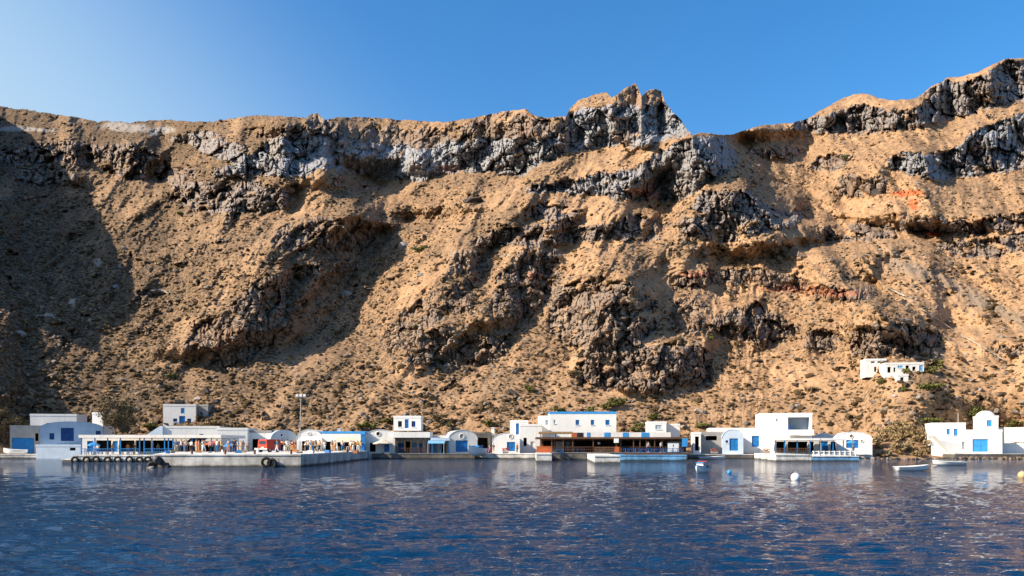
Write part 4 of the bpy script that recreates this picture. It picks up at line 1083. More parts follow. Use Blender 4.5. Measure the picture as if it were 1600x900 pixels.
def pose(kind):
    """joint positions of a 1.72 m figure facing -y"""
    J = dict(pel=(0, 0, .92), bel=(0, -.01, 1.10), che=(0, 0, 1.30), nec=(0, .01, 1.46), hed=(0, -.02, 1.58), top=(0, -.01, 1.70))
    for s, n in ((-1, 'r'), (1, 'l')):
        J['sh' + n] = (s * .18, .01, 1.40); J['el' + n] = (s * .235, .03, 1.12); J['wr' + n] = (s * .225, -.06, .88); J['ha' + n] = (s * .215, -.10, .80)
        J['hi' + n] = (s * .095, 0, .88); J['kn' + n] = (s * .11, -.02, .49); J['an' + n] = (s * .115, .03, .09); J['to' + n] = (s * .13, -.13, .04)
    if kind == 'walk':
        J['knl'] = (.10, -.20, .50); J['anl'] = (.105, -.22, .10); J['tol'] = (.11, -.38, .05); J['knr'] = (-.10, .06, .48); J['anr'] = (-.105, .28, .14); J['tor'] = (-.11, .15, .04)
        J['ell'] = (.23, .14, 1.14); J['wrl'] = (.22, .08, .91); J['hal'] = (.21, .04, .84); J['elr'] = (-.23, -.08, 1.13); J['wrr'] = (-.20, -.26, .96); J['har'] = (-.19, -.32, .90)
    if kind == 'akimbo':
        J['ell'] = (.38, .08, 1.16); J['wrl'] = (.20, -.03, 1.0); J['hal'] = (.15, -.06, .98); J['elr'] = (-.25, -.02, 1.12); J['wrr'] = (-.12, -.24, 1.16); J['har'] = (-.08, -.28, 1.20)
    if kind == 'sit':
        d = .45
        for k_ in list(J):
            x, y, z = J[k_]
            if k_[:2] not in ('kn', 'an', 'to'): J[k_] = (x, y, z - d + .02)
        for s, n in ((-1, 'r'), (1, 'l')):
            J['kn' + n] = (s * .13, -.44, .50); J['an' + n] = (s * .13, -.42, .09); J['to' + n] = (s * .14, -.58, .04)
            J['wr' + n] = (s * .15, -.28, .60); J['ha' + n] = (s * .12, -.36, .58)
    return J
def figure(kind):
    J = pose(kind)
    names = ['pel', 'bel', 'che', 'nec', 'hed', 'top']; rad = [(.135, .105), (.125, .095), (.150, .105), (.055, .055), (.078, .098), (.050, .060)]
    edges = [(0, 1), (1, 2), (2, 3), (3, 4), (4, 5)]
    for n in 'rl':
        b0 = len(names)
        names += ['sh' + n, 'el' + n, 'wr' + n, 'ha' + n]; rad += [(.062, .062), (.045, .045), (.032, .032), (.042, .022)]
        edges += [(2, b0), (b0, b0 + 1), (b0 + 1, b0 + 2), (b0 + 2, b0 + 3)]
        b0 = len(names)
        names += ['hi' + n, 'kn' + n, 'an' + n, 'to' + n]; rad += [(.092, .092), (.062, .062), (.042, .045), (.038, .030)]
        edges += [(0, b0), (b0, b0 + 1), (b0 + 1, b0 + 2), (b0 + 2, b0 + 3)]
    body = skinned([(J[n], *r) for n, r in zip(names, rad)], edges, 1)
    m = lambda a, b, f: tuple(Vector(J[a]).lerp(Vector(J[b]), f))
    sh = [(J['pel'], .150, .120), (J['bel'], .142, .112), (J['che'], .165, .120), (m('che', 'nec', .6), .085, .080)]
    se = [(0, 1), (1, 2), (2, 3)]
    for n in 'rl':
        b0 = len(sh); sh += [(J['sh' + n], .076), (m('sh' + n, 'el' + n, .75), .064)]; se += [(2, b0), (b0, b0 + 1)]
    shirt = skinned(sh, se, 1)
    tr = [((J['pel'][0], J['pel'][1], J['pel'][2] - .02), .146, .118)]; te = []
    for n in 'rl':
        b0 = len(tr); tr += [(J['hi' + n], .104), (J['kn' + n], .076), (m('kn' + n, 'an' + n, .85), .062)]; te += [(0, b0), (b0, b0 + 1), (b0 + 1, b0 + 2)]
    trousers = skinned(tr, te, 1)
    h = J['hed']; hb = MB(); hb.ball((h[0], h[1] + .022, h[2] + .055), .105, 1.0, 14, 8)
    hb.V = [(x, y + (.02 if z < h[2] + .03 else 0), max(z, h[2] - .03 if y > h[1] else h[2] + .05)) for x, y, z in hb.V]
    face = MB(); face.ball((h[0], h[1] - .105, h[2] + .005), .016, 1.4, 8, 5)
    for s in (-1, 1): face.ball((h[0] + s * .034, h[1] - .092, h[2] + .035), .012, .8, 6, 4); face.ball((h[0] + s * .086, h[1], h[2] + .01), .020, 1.5, 6, 4)
    face.box(h[0] - .026, h[0] + .026, h[1] - .098, h[1] - .085, h[2] - .050, h[2] - .040)
    def me_of(mb, nm):
        o = mb.build(nm, None); q = o.data; bpy.data.objects.remove(o); return q
    hair = me_of(hb, 'hair'); fc = me_of(face, 'face')
    return body, shirt, trousers, hair, fc
FIG = {k_: figure(k_) for k_ in ('stand', 'walk', 'akimbo', 'sit')}
M_skin = [simple("tanned_skin", (.42, .25, .165), .6, .08, 4), simple("fair_skin", (.58, .38, .28), .6, .08, 4)]
M_hair = [simple("dark_hair", (.03, .022, .018), .6, .2, 6), simple("light_brown_hair", (.20, .12, .06), .6, .2, 6), simple("grey_hair", (.35, .33, .31), .6, .2, 6)]
CL = {'white': (.75, .74, .72), 'red': (.50, .045, .035), 'orange': (.62, .22, .05), 'blue': (.035, .17, .42), 'navy': (.015, .025, .07), 'beige': (.50, .40, .28), 'black': (.02, .02, .022), 'pink': (.62, .25, .28), 'turquoise': (.05, .38, .42), 'brown': (.15, .08, .045), 'green': (.10, .20, .07), 'grey': (.26, .26, .27), 'yellow': (.62, .45, .10)}
M_cl = {k_: simple(k_ + "_cloth", v, .9, .15, 5, spec=.1) for k_, v in CL.items()}
def person(kind, px, Y, z, rz, top, bot, hair, label, group=None, s=1.0, skin=0):
    body, shirt, trousers, hr, fc = FIG[kind]
    def inst(me, name, mat, parent=None):
        q = me.copy(); q.materials.clear(); return link(name, q, mat, parent)
    o = inst(body, 'person', M_skin[skin]); o.location = (X(px, Y), Y, z); o.rotation_euler = (0, 0, R(rz)); o.scale = (s, s, s)
    tag(o, label, 'person', group)
    inst(shirt, 'shirt', M_cl[top], o); inst(trousers, 'trousers', M_cl[bot], o); inst(hr, 'hair', M_hair[hair], o); inst(fc, 'face', M_skin[skin], o)
    return o
GP = 'people on the big quay'
for a in (
 ('stand', 275, 108, Zq, 20, 'blue', 'beige', 0, 'person in blue top at the far left end of the big quay'),
 ('walk', 283, 112, Zq, -80, 'white', 'navy', 1, 'person in white top and navy trousers walking left near the quay end'),
 ('akimbo', 291, 107, Zq, 30, 'beige', 'brown', 0, 'person in beige top with brown trousers and one hand on the hip'),
 ('stand', 299, 115, Zq, 160, 'white', 'black', 0, 'person in white top and black trousers turned to the houses'),
 ('stand', 307, 109, Zq, -30, 'orange', 'beige', 1, 'person in orange top and beige trousers left of the blue door'),
 ('walk', 318, 117, Zq, 80, 'turquoise', 'white', 0, 'person in turquoise top walking right past the blue door'),
 ('stand', 329, 104, Zq, 10, 'pink', 'black', 2, 'grey-haired person in pink top under the red parasol'),
 ('stand', 339, 112, Zq, -40, 'white', 'blue', 0, 'person in white top and blue trousers right of the red parasol'),
 ('walk', 346, 106, Zq, 75, 'yellow', 'brown', 1, 'person in yellow top walking right on the quay edge'),
 ('akimbo', 357, 114, Zq, 0, 'blue', 'orange', 0, 'person in blue top and orange trousers before the flat-roofed house'),
 ('stand', 366, 103, Zq, 35, 'navy', 'navy', 0, 'person all in navy standing near the quay edge'),
 ('stand', 387, 118, Zq, 0, 'grey', 'brown', 2, 'grey-haired person in grey top and brown trousers left of the red van'),
 ('stand', 423, 119, Zq, -25, 'red', 'navy', 0, 'person in red top and navy trousers just right of the red van'),
 ('walk', 433, 111, Zq, -75, 'blue', 'white', 1, 'person in blue top and white trousers walking towards the red van'),
 ('stand', 441, 121, Zq, 170, 'orange', 'black', 0, 'person in orange top seen from behind before the shaded vault'),
 ('stand', 449, 108, Zq, 15, 'white', 'beige', 0, 'person in white top and beige trousers left of the lamp mast'),
 ('akimbo', 457, 115, Zq, -20, 'navy', 'orange', 1, 'person in navy top and orange trousers beside the lamp mast'),
 ('stand', 479, 126, Zq, 20, 'beige', 'black', 0, 'person in beige top and black trousers right of the lamp mast'),
 ('walk', 494, 130, Zq, 80, 'red', 'beige', 0, 'person in red top walking right before the white vault'),
 ('stand', 507, 134, Zq, 0, 'white', 'white', 1, 'person all in white before the blue parapet cafe'),
 ('stand', 519, 131, Zq, -30, 'brown', 'beige', 0, 'person in brown top at the left end of the beige awning'),
 ('akimbo', 535, 139, Zq, 10, 'white', 'blue', 0, 'person in white top with one hand on the hip under the beige awning'),
 ('stand', 551, 140, Zq, 150, 'red', 'white', 2, 'grey-haired person in red top under the beige awning'),
 ('stand', 559, 137, Zq, 0, 'orange', 'white', 1, 'person in orange top and white trousers near the blue gate pillar'),
 ('stand', 771, 154, 1.0, 10, 'navy', 'beige', 0, 'person in navy top beside the hauled-up fishing boat'),
 ('walk', 765, 153, 1.0, 70, 'beige', 'pink', 1, 'person in beige top and pink trousers behind the hauled-up boat'),
 ('stand', 808, 153.6, 1.0, 30, 'orange', 'brown', 0, 'person in orange top by the half-shaded blue door'),
 ('stand', 1333, 149.5, .85, 0, 'brown', 'beige', 0, 'person in brown top before the round-fronted vault house'),
 ('stand', 1013, 139.5, Zt, 0, 'grey', 'navy', 0, 'person in grey top inside the waterfront taverna'),
 ('stand', 1033, 140.5, Zt, 40, 'white', 'black', 0, 'person in white top and black trousers inside the waterfront taverna')):
    person(*a, group=GP if a[1] < 575 else None, s=random.uniform(.95, 1.04), skin=random.randint(0, 1))
GC = 'people in the jetty cafe'
for i, (px, kind, top, bot, rz) in enumerate(((153, 'stand', 'white', 'blue', 0), (176, 'stand', 'beige', 'brown', 60), (187, 'akimbo', 'brown', 'navy', -40), (200, 'stand', 'orange', 'beige', 20), (209, 'stand', 'navy', 'brown', 10), (247, 'stand', 'grey', 'navy', 0))):
    person(kind, px, 131 + (i % 3), Zj, rz, top, bot, i % 3, 'person in %s top and %s trousers under the canopy of the jetty cafe' % (top, bot), GC)

# ------------------------------------------------------------------ parasols, tables and chairs
def parasol(label, px, pt, Y, zg, r, mat, closed=False, group=None):
    t = thing('parasol', label, 'parasol', (X(px, Y), Y, zg), 0, group); h = Zc(pt, Y) - zg
    MB().tube((0, 0, .06), (0, 0, h), .03, .025).build('pole', M_wood, t)
    MB().tube((0, 0, 0), (0, 0, .09), .26, .24, 14).build('base', M_conc, t)
    m = MB(); n = 8; rr = r
    m.V.append((0, 0, h)); 
    for i in range(n):
        a = 6.2832 * i / n
        m.V.append((rr * math.cos(a), rr * math.sin(a), h - .42 * r)); 
    for i in range(n):
        j = (i + 1) % n; m.Fc.append((0, 1 + i, 1 + j))
    b0 = len(m.V)
    m.V += [(x, y, z - .12) for x, y, z in m.V[1:1 + n]]
    for i in range(n):
        j = (i + 1) % n; m.Fc.append((1 + i, b0 + i, b0 + j, 1 + j))
    o = m.build('canopy', mat, t)
    md = o.modifiers.new('cloth_thickness', 'SOLIDIFY'); md.thickness = .012
    return t
parasol('small coral red parasol on the big quay above the crowd', 328, 690, 110, Zq, .75, M_terra)
parasol('small red parasol right of the coral one on the quay', 338, 688.5, 120, Zq, .55, M_red)
parasol('blue parasol near the flat-roofed house on the quay', 359, 692, 119, Zq, .95, M_midblue)
parasol('wide pale straw parasol beside the low white vault', 598, 686, 151.8, 1.0, 1.85, M_beige)
parasol('bright blue parasol on the jetty beside the low garden wall', 146, 691, 126.5, Zj, .95, M_midblue)
parasol('white parasol before the white vault on the big quay', 487, 689, 133, Zq, 1.2, M_white)
parasol('bright blue parasol before the round-fronted vault house', 1331, 687.5, 150.4, .8, 1.0, M_midblue)
def table(label, p, mat, cloth, group):
    t = thing('cafe_table', label, 'table', p, random.uniform(-.3, .3), group)
    MB().box(-.4, .4, -.4, .4, .71, .75).build('tabletop', mat, t)
    for sx in (-.34, .34):
        for sy in (-.34, .34): MB().box(sx - .025, sx + .025, sy - .025, sy + .025, 0, .708).build('leg', mat, t)
    return t
def chair(label, p, rz, mat, group):
    t = thing('cafe_chair', label, 'chair', p, rz, group)
    MB().box(-.21, .21, -.21, .21, .43, .46).build('seat', M_reed, t)
    m = MB().box(-.21, -.17, .17, .21, .462, .92).box(.17, .21, .17, .21, .462, .92).box(-.168, .168, .175, .205, .80, .89).box(-.168, .168, .175, .205, .62, .68)
    m.build('backrest', mat, t)
    for sx in (-.19, .19):
        for sy in (-.19, .19): MB().box(sx - .02, sx + .02, sy - .02, sy + .02, 0, .428).build('leg', mat, t)
    return t
T0 = C0 = None
for cafe, spots_, tm, cm, zg, gl in (
   ('waterfront taverna', [(872, 141.5), (905, 144), (935, 143.6), (985, 139), (1005, 137), (1025, 139), (1045, 137), (1060, 139)], M_blue, M_blue, Zt, 'terrace'),
   ('big quay', [(480, 136), (499, 138), (526, 141), (546, 142)], M_white, M_brown, Zq, 'quay'),
   ('jetty cafe', [(141, 131), (163, 131.5), (196, 131), (213, 131.5), (250, 131)], M_brown, M_brown, Zj, 'jetty'),
   ('slab canopy taverna', [(1222, 148.5), (1240, 148.5), (1256, 148.5), (1293, 149)], M_brown, M_brown, 1.06, 'slab')):
    ta = ca = None
    for px, Y in spots_:
        zz = zg if not (cafe == 'waterfront taverna' and Y < 141.9) else .951
        p_ = Vector((X(px, Y), Y, zz)); lab = ('%s table on the %s' % ('blue' if tm is M_blue else 'white' if tm is M_white else 'brown', cafe + ' terrace'))
        if ta is None: ta = table(lab, p_, tm, None, 'tables of the ' + cafe)
        else: copy_thing(ta, p_, random.uniform(-.3, .3))
        lab = ('%s wooden chair drawn up to a table on the %s' % ('blue' if cm is M_blue else 'brown', cafe + ' terrace'))
        for dx, dy, rz in ((-.62, .05, R(90)), (.62, -.05, R(-90))):
            q = p_ + Vector((dx, dy, 0))
            if ca is None: ca = chair(lab, q, rz, cm, 'chairs of the ' + cafe)
            else: copy_thing(ca, q, rz + random.uniform(-.25, .25))
def lantern(label, px, py, Y, r, zt, sq=False):
    p = at(px, py, Y); t = thing('hanging_lamp', label, 'lamp', p)
    (MB().box(-r, r, -r, r, -r, r) if sq else MB().ball((0, 0, 0), r, 1, 14, 8)).build('shade', M_lampw, t, not sq)
    MB().tube((0, 0, r * .95), (0, 0, max(zt - p.z, r + .1)), .012, .012, 6).build('cord', M_rubber, t)
lantern('round white lamp hanging in the dark taverna', 935.5, 692.5, 146, .28, Zc(684.6, 143) - .3)
lantern('square white lamp box hanging at the taverna front', 963, 688.5, 142.6, .36, Zc(684.6, 143), True)
# white boat-shaped board and menu boards along the shore
t = thing('menu_board', 'white board leaning in the right part of the taverna', 'board', (X(1052, 141.8), 141.8, Zt))
MB().box(-.9, .9, 0, .06, .1, 1.5).build('panel', M_white, t); MB().box(-.06, .06, -.02, -.003, .9, 1.35).build('mark', M_brown, t)
for px, Y, zg, m_, lab in ((1116, 151.6, .85, M_terra, 'red flowers in a planter before the unfinished grey house'), (1198, 151.6, .85, M_terra, 'red flowers in a planter left of the slab canopy'), (790, 152.6, 1.0, M_red, 'red flowers in a planter by the half-shaded blue door')):
    t = thing('planter', lab, 'planter', (X(px, Y), Y, zg))
    MB().prism([(-.5, 0), (.5, 0), (.6, .45), (-.6, .45)], -.2, .25).build('trough', M_conc, t)
    mb = MB()
    for i in range(60):
        c0 = Vector((random.uniform(-.6, .6), random.uniform(-.25, .25), .45 + random.uniform(0, .5))); a = Vector((random.gauss(0, 1), random.gauss(0, 1), random.gauss(0, 1))).normalized() * .12; b_ = a.orthogonal().normalized() * .1
        mb.poly([c0 - a, c0 + b_, c0 + a, c0 - b_])
    mb.build('flowers', m_, t)

# more of the crowd and the clutter of the landing
tops = ['white', 'blue', 'red', 'beige', 'orange', 'navy', 'pink', 'grey', 'turquoise', 'yellow', 'black', 'green']
bots = ['navy', 'beige', 'white', 'black', 'brown', 'blue', 'grey', 'orange']
rr_ = random.Random(21); used_ = set()
WHERE = [((280, 345), (120, 135), 'at the back of the quay crowd'), ((350, 384), (120, 136), 'before the round-window house'), ((428, 462), (124, 138), 'before the shaded vault'),
         ((470, 500), (116, 128), 'right of the lamp mast'), ((505, 565), (128, 138), 'near the beige awning')]
for (a, b), (y0, y1), wh in WHERE:
    for i in range(6):
        while True:
            c_ = (rr_.choice(tops), rr_.choice(bots))
            if (c_, wh) not in used_: used_.add((c_, wh)); break
        Y = rr_.uniform(y0, y1)
        person(rr_.choice(['stand', 'stand', 'walk', 'akimbo']), rr_.uniform(a, b), Y, Zq, rr_.uniform(-180, 180), c_[0], c_[1], rr_.randint(0, 2), 'person in %s top and %s trousers %s' % (c_[0], c_[1], wh), GP, rr_.uniform(.94, 1.04), rr_.randint(0, 1))
cr = None
M_crate = [simple("blue_plastic_crate", (.05, .22, .5), .6, .2, 3), simple("grey_wood_crate", (.30, .24, .17), .85, .3, 3), simple("orange_plastic_crate", (.6, .2, .05), .6, .2, 3), simple("white_foam_box", (.75, .74, .72), .7, .1, 3)]
CN = ['blue plastic', 'grey wooden', 'orange plastic', 'white foam']
GCR = 'fish crates on the big quay'
for i, px in enumerate((262, 268, 311, 351, 373, 379, 463, 486, 512, 540, 556)):
    Y = 100 + (i * 7) % 22; k_ = i % 4
    t = thing('fish_crate', '%s fish crate standing on the big quay' % CN[k_], 'crate', (X(px, Y), Y, Zq), rr_.uniform(0, 3), GCR)
    MB().box(-.35, .35, -.25, .25, 0, .04).build('bottom', M_crate[k_], t)
    MB().box(-.35, .35, -.25, -.21, .043, .34).box(-.35, .35, .21, .25, .043, .34).box(-.35, -.31, -.207, .207, .043, .34).box(.31, .35, -.207, .207, .043, .34).build('side', M_crate[k_], t)
for px, Y in ((300, 94.5), (352, 94.5), (398, 94.5), (455, 94.5)):
    t = thing('bollard', 'dark iron mooring bollard on the front edge of the big quay', 'bollard', (X(px, Y), Y, Zq), 0, 'bollards along the big quay')
    MB().tube((0, 0, 0), (0, 0, .34), .13, .11, 12).build('post', M_rust, t); MB().ball((0, 0, .38), .19, .5, 12, 6).build('cap', M_rust, t, True)
for px, pt, Y, wpx, lab, m_ in ((307, 688, 138, 26, 'dark blue awning on the cafe wall above the crowd', M_blue), (484, 686, 150, 34, 'white awning across the front of the white vault', M_white), (682, 690, 152, 26, 'light blue awning over the doors right of the timber porch', M_lblue)):
    k = Y / F; t = thing('awning', lab, 'awning', (X(px, Y), Y, Zc(pt, Y)))
    mb = MB(); w2 = wpx * k / 2; mb.prism([(-w2, -.02), (w2, -.02), (w2, .04), (-w2, .04)], -1.2, 1.4)
    mb.V = [(x, y, z + .28 * y) for x, y, z in mb.V]; mb.build('cloth', m_, t)
    for s_ in (-1, 1): MB().tube((s_ * w2 * .95, -1.15, -.36), (s_ * w2 * .95, -1.15, (1.0 if px > 600 else Zq) - Zc(pt, Y)), .03).build('post', M_white, t)
# ------------------------------------------------------------------ trees and bushes
def leafmat(name, a, b):
    t = NT(name); c = t.coord()
    t.l(t.ramp(t.noise(c, 1.3, 3, .6), [(.3, a), (.7, b)]), t.b.inputs["Base Color"])
    t.b.inputs["Roughness"].default_value = .85; t.b.inputs["Specular IOR Level"].default_value = .1
    return t.m
M_olive = leafmat("olive_green_leaves", (.075, .080, .022), (.19, .175, .055))
M_tama = leafmat("brown_tamarisk_sprays", (.085, .065, .035), (.21, .155, .085))
M_bush = leafmat("dry_brown_bush_leaves", (.16, .115, .058), (.33, .235, .125))
M_green = leafmat("fresh_green_leaves", (.075, .085, .022), (.20, .195, .060))
def clump_mesh(blobs, n, ls, rnd):
    """leaf-sized faces spread through several uneven clumps"""
    V, Fq = [], []
    tot = sum(b[3] ** 2 for b in blobs)
    for (cx, cy, cz, r, sz) in blobs:
        for i in range(int(n * r * r / tot)):
            d = rnd.normal(0, 1, 3); d /= np.linalg.norm(d); rr = r * (rnd.random() ** .45)
            p = np.array([cx, cy, cz]) + d * np.array([rr, rr, rr * sz])
            a = rnd.normal(0, 1, 3); a /= np.linalg.norm(a); b = np.cross(a, rnd.normal(0, 1, 3)); b /= np.linalg.norm(b) + 1e-6
            s = ls * rnd.uniform(.6, 1.5)
            k = len(V); V += [p - a * s, p + b * s * .5, p + a * s, p - b * s * .5]; Fq.append((k, k + 1, k + 2, k + 3))
    return V, Fq
def tree(name, label, base, h, wd, trunkm, leafm, n, ls, seed, trunk_h=.4, dens_top=True, cat='tree', group=None, stems=1):
    rnd = np.random.default_rng(seed); t = thing(name, label, cat, base, 0, group)
    m = MB(); tips = []
    for s in range(stems):
        bx = (s - (stems - 1) / 2) * wd * .16
        p0 = Vector((bx, 0, -.4)); p1 = Vector((bx * 1.4 + rnd.normal(0, .05) * wd, rnd.normal(0, .03) * wd, h * trunk_h))
        m.tube(p0, p1, .055 * h ** .8, .038 * h ** .8, 8)
        for i in range(7):
            a = 6.28 * i / 7 + rnd.random(); q = p1 + Vector((math.cos(a) * wd * rnd.uniform(.2, .42), math.sin(a) * wd * rnd.uniform(.2, .42), h * (rnd.uniform(.1, .95) * (1 - trunk_h))))
            mid = p1.lerp(q, .5) + Vector((0, 0, .06 * h)); m.tube(p1 - Vector((0, 0, .1 * h * rnd.random())), mid, .026 * h ** .8, .018 * h ** .8, 6); m.tube(mid, q, .018 * h ** .8, .006, 6); tips.append(q)
    m.build('trunk', trunkm, t)
    bl = [(q.x, q.y, q.z, wd * rnd.uniform(.13, .24), rnd.uniform(.7, 1.2)) for q in tips]
    for i in range(9 * stems):
        bl.append((rnd.normal(0, .22) * wd, rnd.normal(0, .2) * wd, h * rnd.uniform(trunk_h * .8, .93), wd * rnd.uniform(.09, .19), rnd.uniform(.7, 1.2)))
    V, Fq = clump_mesh(bl, n, ls, rnd)
    link('crown', npmesh('crown', V, np.array(Fq), False), leafm, t)
    return t
def bush(name, label, base, h, wd, leafm, n, ls, seed, group=None, cat='bush'):
    rnd = np.random.default_rng(seed); t = thing(name, label, cat, base, 0, group)
    m = MB()
    for i in range(5):
        a = 6.28 * i / 5; m.tube((0, 0, -.3), (math.cos(a) * wd * .3, math.sin(a) * wd * .3, h * .6), .03, .012, 5)
    m.build('stem', M_wood, t)
    bl = [(rnd.normal(0, .24) * wd, rnd.normal(0, .2) * wd, h * rnd.uniform(.15, .72), wd * rnd.uniform(.14, .28), h / wd * rnd.uniform(.7, 1.1)) for i in range(9)]
    V, Fq = clump_mesh(bl, n, ls, rnd)
    link('foliage', npmesh('foliage', V, np.array(Fq), False), leafm, t)
    return t
def gbase(px, py): return ground(px, py)
tree('tamarisk_tree', 'dense dark tamarisk tree at the left edge beside the garage', Vector((X(4, 170), 170, Zc(712, 170))), 9.0, 6.5, M_wood, M_tama, 6500, .19, 3, .3)
tree('tamarisk_tree', 'olive-topped tree behind the garage at the left edge', Vector((X(22, 176), 176, Zc(700, 176))), 7.2, 4.6, M_wood, M_olive, 3000, .19, 8, .4)
tree('tamarisk_tree', 'tall brown tamarisk with feathery crown and pale trunk behind the jetty cafe', Vector((X(188, 164), 164, Zc(690, 164))), 8.3, 6.4, M_wood, M_tama, 6500, .18, 5, .28, stems=2)
BL = [ # px, py base, width px, height px, leaf, label
 (946, 640, 22, 15, M_olive, 'olive bush under the rocky buttress'), (966, 636, 28, 17, M_olive, 'largest olive bush on the rubble below the buttress'), (918, 650, 14, 18, M_olive, 'upright olive shrub above the big white building'),
 (872, 644, 14, 13, M_olive, 'small olive bush up left of the big white building'), (848, 664, 14, 12, M_olive, 'olive bush beside the small white cube house'), (826, 612, 16, 12, M_green, 'lone green bush on the middle slope'),
 (766, 668, 26, 16, M_olive, 'olive bush above the stone cave ruin'), (700, 668, 14, 10, M_olive, 'olive bush behind the white double-door vault'), (994, 676, 26, 18, M_olive, 'olive bush right of the big white building'),
 (655, 393, 24, 10, M_green, 'bright green bush high on the sunlit slope'), (283, 337, 10, 7, M_green, 'tiny green bush high on the left slope'), (1323, 248, 18, 7, M_green, 'green patch bush below the upper right cliffs'),
 (1517, 660, 26, 26, M_green, 'yellow-green bush just left of the domed chapel'), (1450, 664, 34, 14, M_olive, 'wide olive bush on the bank left of the two-window house'), (1456, 582, 22, 14, M_olive, 'olive bush at the right end of the hillside cave house'),
 (1462, 572, 16, 12, M_olive, 'small olive bush above the end of the cave house'), (1452, 610, 36, 12, M_green, 'flat green bush on the slope below the cave house'), (1380, 600, 14, 10, M_olive, 'olive bush left of the tiny cistern hut'),
 (1418, 582, 14, 7, M_green, 'small green bush in front of the cave house'), (1412, 612, 14, 10, M_olive, 'olive bush below the tiny cistern hut'), (235, 668, 26, 10, M_olive, 'olive bush at the foot of the blue sloping stair wall'), 
 (335, 668, 40, 14, M_bush, 'dark brown bush above the long white house'), (372, 670, 46, 14, M_tama, 'dark brown thicket above the round-window house'), (1590, 708, 34, 22, M_olive, 'olive bush between the two white walls at the right edge'),
 (1585, 668, 30, 14, M_olive, 'dark olive bush behind the domed chapel'), (575, 668, 24, 12, M_olive, 'olive bush above the low white vault'), (602, 664, 22, 12, M_olive, 'olive bush left of the three-opening upper storey'),
 (268, 590, 12, 8, M_green, 'small green bush on the left lower slope'), (1110, 532, 12, 12, M_green, 'green bush beside the brown outcrop in the middle of the slope'), (1330, 532, 10, 10, M_green, 'green bush left of the dark overhang'),
 (1020, 655, 16, 12, M_olive, 'olive bush left of the white rock'), (895, 590, 22, 16, M_bush, 'dry rounded bush under the middle buttress'), (1100, 668, 20, 8, M_olive, 'low olive bush above the unfinished house'),
 (688, 662, 26, 18, M_tama, 'dark brown bush right of the three-opening upper storey'), (1270, 610, 20, 8, M_bush, 'low dry bush above the cubic house')]
for i, (px, pb, wpx, hpx, lm, lab) in enumerate(BL):
    g = gbase(px, pb); k = g.y / F
    bush('bush', lab, g, hpx * k, wpx * k, lm, int(220 + 22 * wpx), .11 + .0006 * g.y, 100 + i)
# brown brush on the bank between the vault house and the right shore
M_tan2 = leafmat('straw_bush_leaves', (.20, .145, .07), (.38, .27, .14))
GB = 'dry bushes on the brushy bank at the right'
r_ = random.Random(5)
for i, (px, pb, wpx, hpx) in enumerate(((1372, 702, 30, 22), (1392, 690, 34, 24), (1400, 708, 30, 18), (1418, 682, 40, 22), (1422, 704, 32, 22), (1440, 694, 38, 26), (1450, 708, 34, 24), (1464, 698, 30, 30), (1474, 708, 28, 30), (1482, 711, 20, 18), (1388, 676, 30, 14), (1378, 714, 22, 12), (1436, 714, 24, 12), (1410, 668, 26, 12))):
    g = gbase(px, pb); k = g.y / F
    bush('bush', 'dry brown bush on the brushy bank left of the two-window house', g, hpx * k, wpx * k, (M_bush, M_tan2, M_bush)[i % 3], 520, .22, 300 + i, GB)

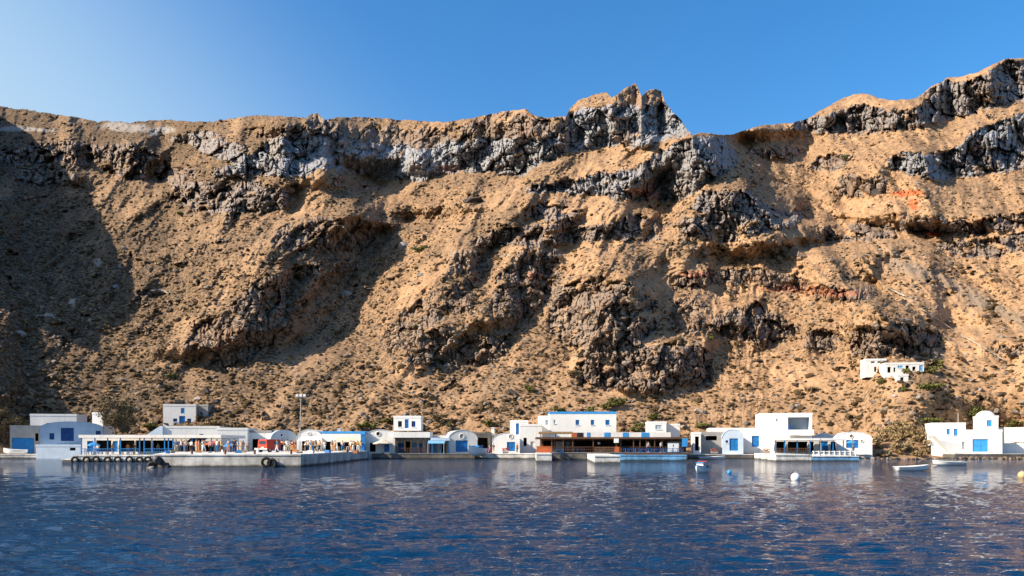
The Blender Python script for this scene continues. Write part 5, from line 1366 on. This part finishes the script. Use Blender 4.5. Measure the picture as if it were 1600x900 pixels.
# ------------------------------------------------------------------ boulders one can tell apart
BR = [(154, 412, 14, 12, M_rockp, 'pale square boulder in the shaded left slope, the upper of two'), (112, 482, 9, 18, M_rockp, 'tall pale standing boulder on the left slope'), (75, 498, 26, 10, M_rockp, 'broad pale boulder below the shaded left slope'),
 (240, 462, 50, 8, M_rockg, 'long flat pale slab on the left slope'), (180, 452, 22, 10, M_rockg, 'grey boulder left of the long flat slab'), (195, 392, 16, 8, M_rockg, 'grey slab near the upper edge of the left shadow'),
 (738, 318, 40, 16, M_rockd, 'wide dark boulder under the middle cliffs'), (628, 392, 22, 18, M_rockg, 'grey boulder beside the bright green bush'), (658, 434, 20, 12, M_rockg, 'pale grey boulder on the slope below the bright green bush'),
 (576, 456, 24, 10, M_rockd, 'dark boulder at the edge of the deep gully'), (540, 462, 28, 10, M_rockg, 'pale bluish boulder lying in the shaded gully'), (1330, 302, 34, 28, M_rockb, 'large upright rock standing on the right upper slope'),
 (1372, 304, 34, 16, M_rockd, 'dark rock right of the large upright rock'), (802, 620, 18, 18, M_rockd, 'dark boulder with pale foot above the narrow-window house'), (812, 624, 10, 6, M_rockp, 'small pale stone at the foot of the dark boulder'),
 (1090, 646, 16, 9, M_rockp, 'white rock on the sandy slope above the unfinished house'), (1101, 648, 10, 8, M_rockd, 'dark stone touching the white rock'), (1186, 566, 22, 8, M_rockd, 'flat dark boulder in the middle of the sandy slope'),
 (1243, 604, 22, 8, M_rockd, 'flat dark boulder above the cubic house'), (1246, 636, 14, 8, M_rockg, 'grey boulder above the cubic house roof'), (1406, 615, 10, 10, M_rockd, 'dark boulder below the cistern hut'),
 (1452, 622, 16, 10, M_rockd, 'dark hole-like boulder right of the rubble row'), (1432, 623, 14, 8, M_rockp, 'pale boulder in the rubble row below the cave house'), (1398, 622, 12, 8, M_rockp, 'pale stone at the left end of the rubble row'),
 (1582, 560, 28, 10, M_rockd, 'flat dark boulder at the right edge of the slope'), (1560, 566, 14, 12, M_rockb, 'brown boulder at the foot of the white path'), (1538, 584, 12, 12, M_rockd, 'dark round boulder below the white path'),
 (1480, 508, 20, 10, M_rockb, 'brown boulder beside the white path'), (1410, 478, 22, 12, M_rockd, 'dark rock along the upper white path'), (1460, 256, 20, 9, M_rockg, 'grey rock between the two right cliffs'),
 (322, 618, 20, 16, M_rockd, 'dark boulder in the heap above the two-storey white house'), (338, 632, 26, 14, M_rockd, 'black boulder above the grey shed'), (308, 628, 16, 10, M_rockp, 'pale stone in the heap above the two-storey white house'),
 (660, 678, 30, 18, M_rockd, 'dark rock behind the taverna porch'), (1012, 640, 16, 8, M_rockd, 'dark stone on the path right of the green bushes'),
 (705, 430, 18, 8, M_rockg, 'grey slab on the middle slope'),
 (452, 300, 18, 10, M_rockb, 'brown rock on the crest of the upper left spur'), (140, 502, 14, 8, M_rockg, 'grey stone below the standing boulder'), (30, 524, 22, 10, M_rockg, 'bluish grey boulder at the left edge')]
for i, (px, pb, wpx, hpx, m_, lab) in enumerate(BR):
    g = gbase(px, pb - hpx * .35); k = g.y / F
    boulder('boulder', lab, g, wpx * k * .55, max(wpx, hpx) * k * .4, hpx * k * .62, m_, None, 500 + i)
GS = 'rocks along the right waterline'
for i in range(22):
    px = 1362 + i * 6.3 + r_.uniform(-2, 2); Y = 148.2 + r_.uniform(-.5, .8); s_ = r_.uniform(.25, .6)
    boulder('shore_rock', 'dark rock at the waterline below the brushy bank', Vector((X(px, Y), Y, .1)), s_, s_, s_ * .75, M_rockd if i % 4 else M_rockg, GS, 700 + i)
for i in range(30):
    px = 1496 + i * 4 + r_.uniform(-2, 2); Y = 148.5 + r_.uniform(-.4, .2); s_ = r_.uniform(.25, .6)
    boulder('shore_rock', 'brown rock along the shore wall below the domed chapel', Vector((X(px, Y), Y, .15)), s_, s_, s_ * .8, M_rockb if i % 3 else M_rockd, 'rocks along the chapel shore wall', 760 + i)
# ------------------------------------------------------------------ stony paths draped on the slope
def path(name, pts, wpx, mat):
    V = []; n = 0
    for (a, b), (c, d) in zip(pts[:-1], pts[1:]):
        N = int(max(abs(c - a), abs(d - b)) / 2) + 1
        for i in range(N):
            f = i / N; px, py = a + (c - a) * f, b + (d - b) * f
            w_ = wpx * (1 + .3 * math.sin(px * .4))
            p0, p1 = ground(px - w_ / 2, py - w_ * .4), ground(px + w_ / 2, py + w_ * .4)
            V += [(p0.x, p0.y - .7, p0.z + .40), (p1.x, p1.y - .7, p1.z + .40)]; n += 1
    tag(link(name, npmesh(name, V, np.array([(2 * i, 2 * i + 1, 2 * i + 3, 2 * i + 2) for i in range(n - 1)]), False), mat), kind='structure')
M_path = simple("pale_stony_path", (.42, .36, .29), .95, .35, .8, spec=.1)
path('path', [(1390, 456), (1412, 466), (1430, 482), (1455, 497), (1476, 511), (1500, 528), (1530, 545), (1566, 566)], 7, M_path)
#path('path', [(1300, 688), (1330, 676), (1360, 664), (1400, 660), (1450, 656), (1500, 660)], 4, M_path)
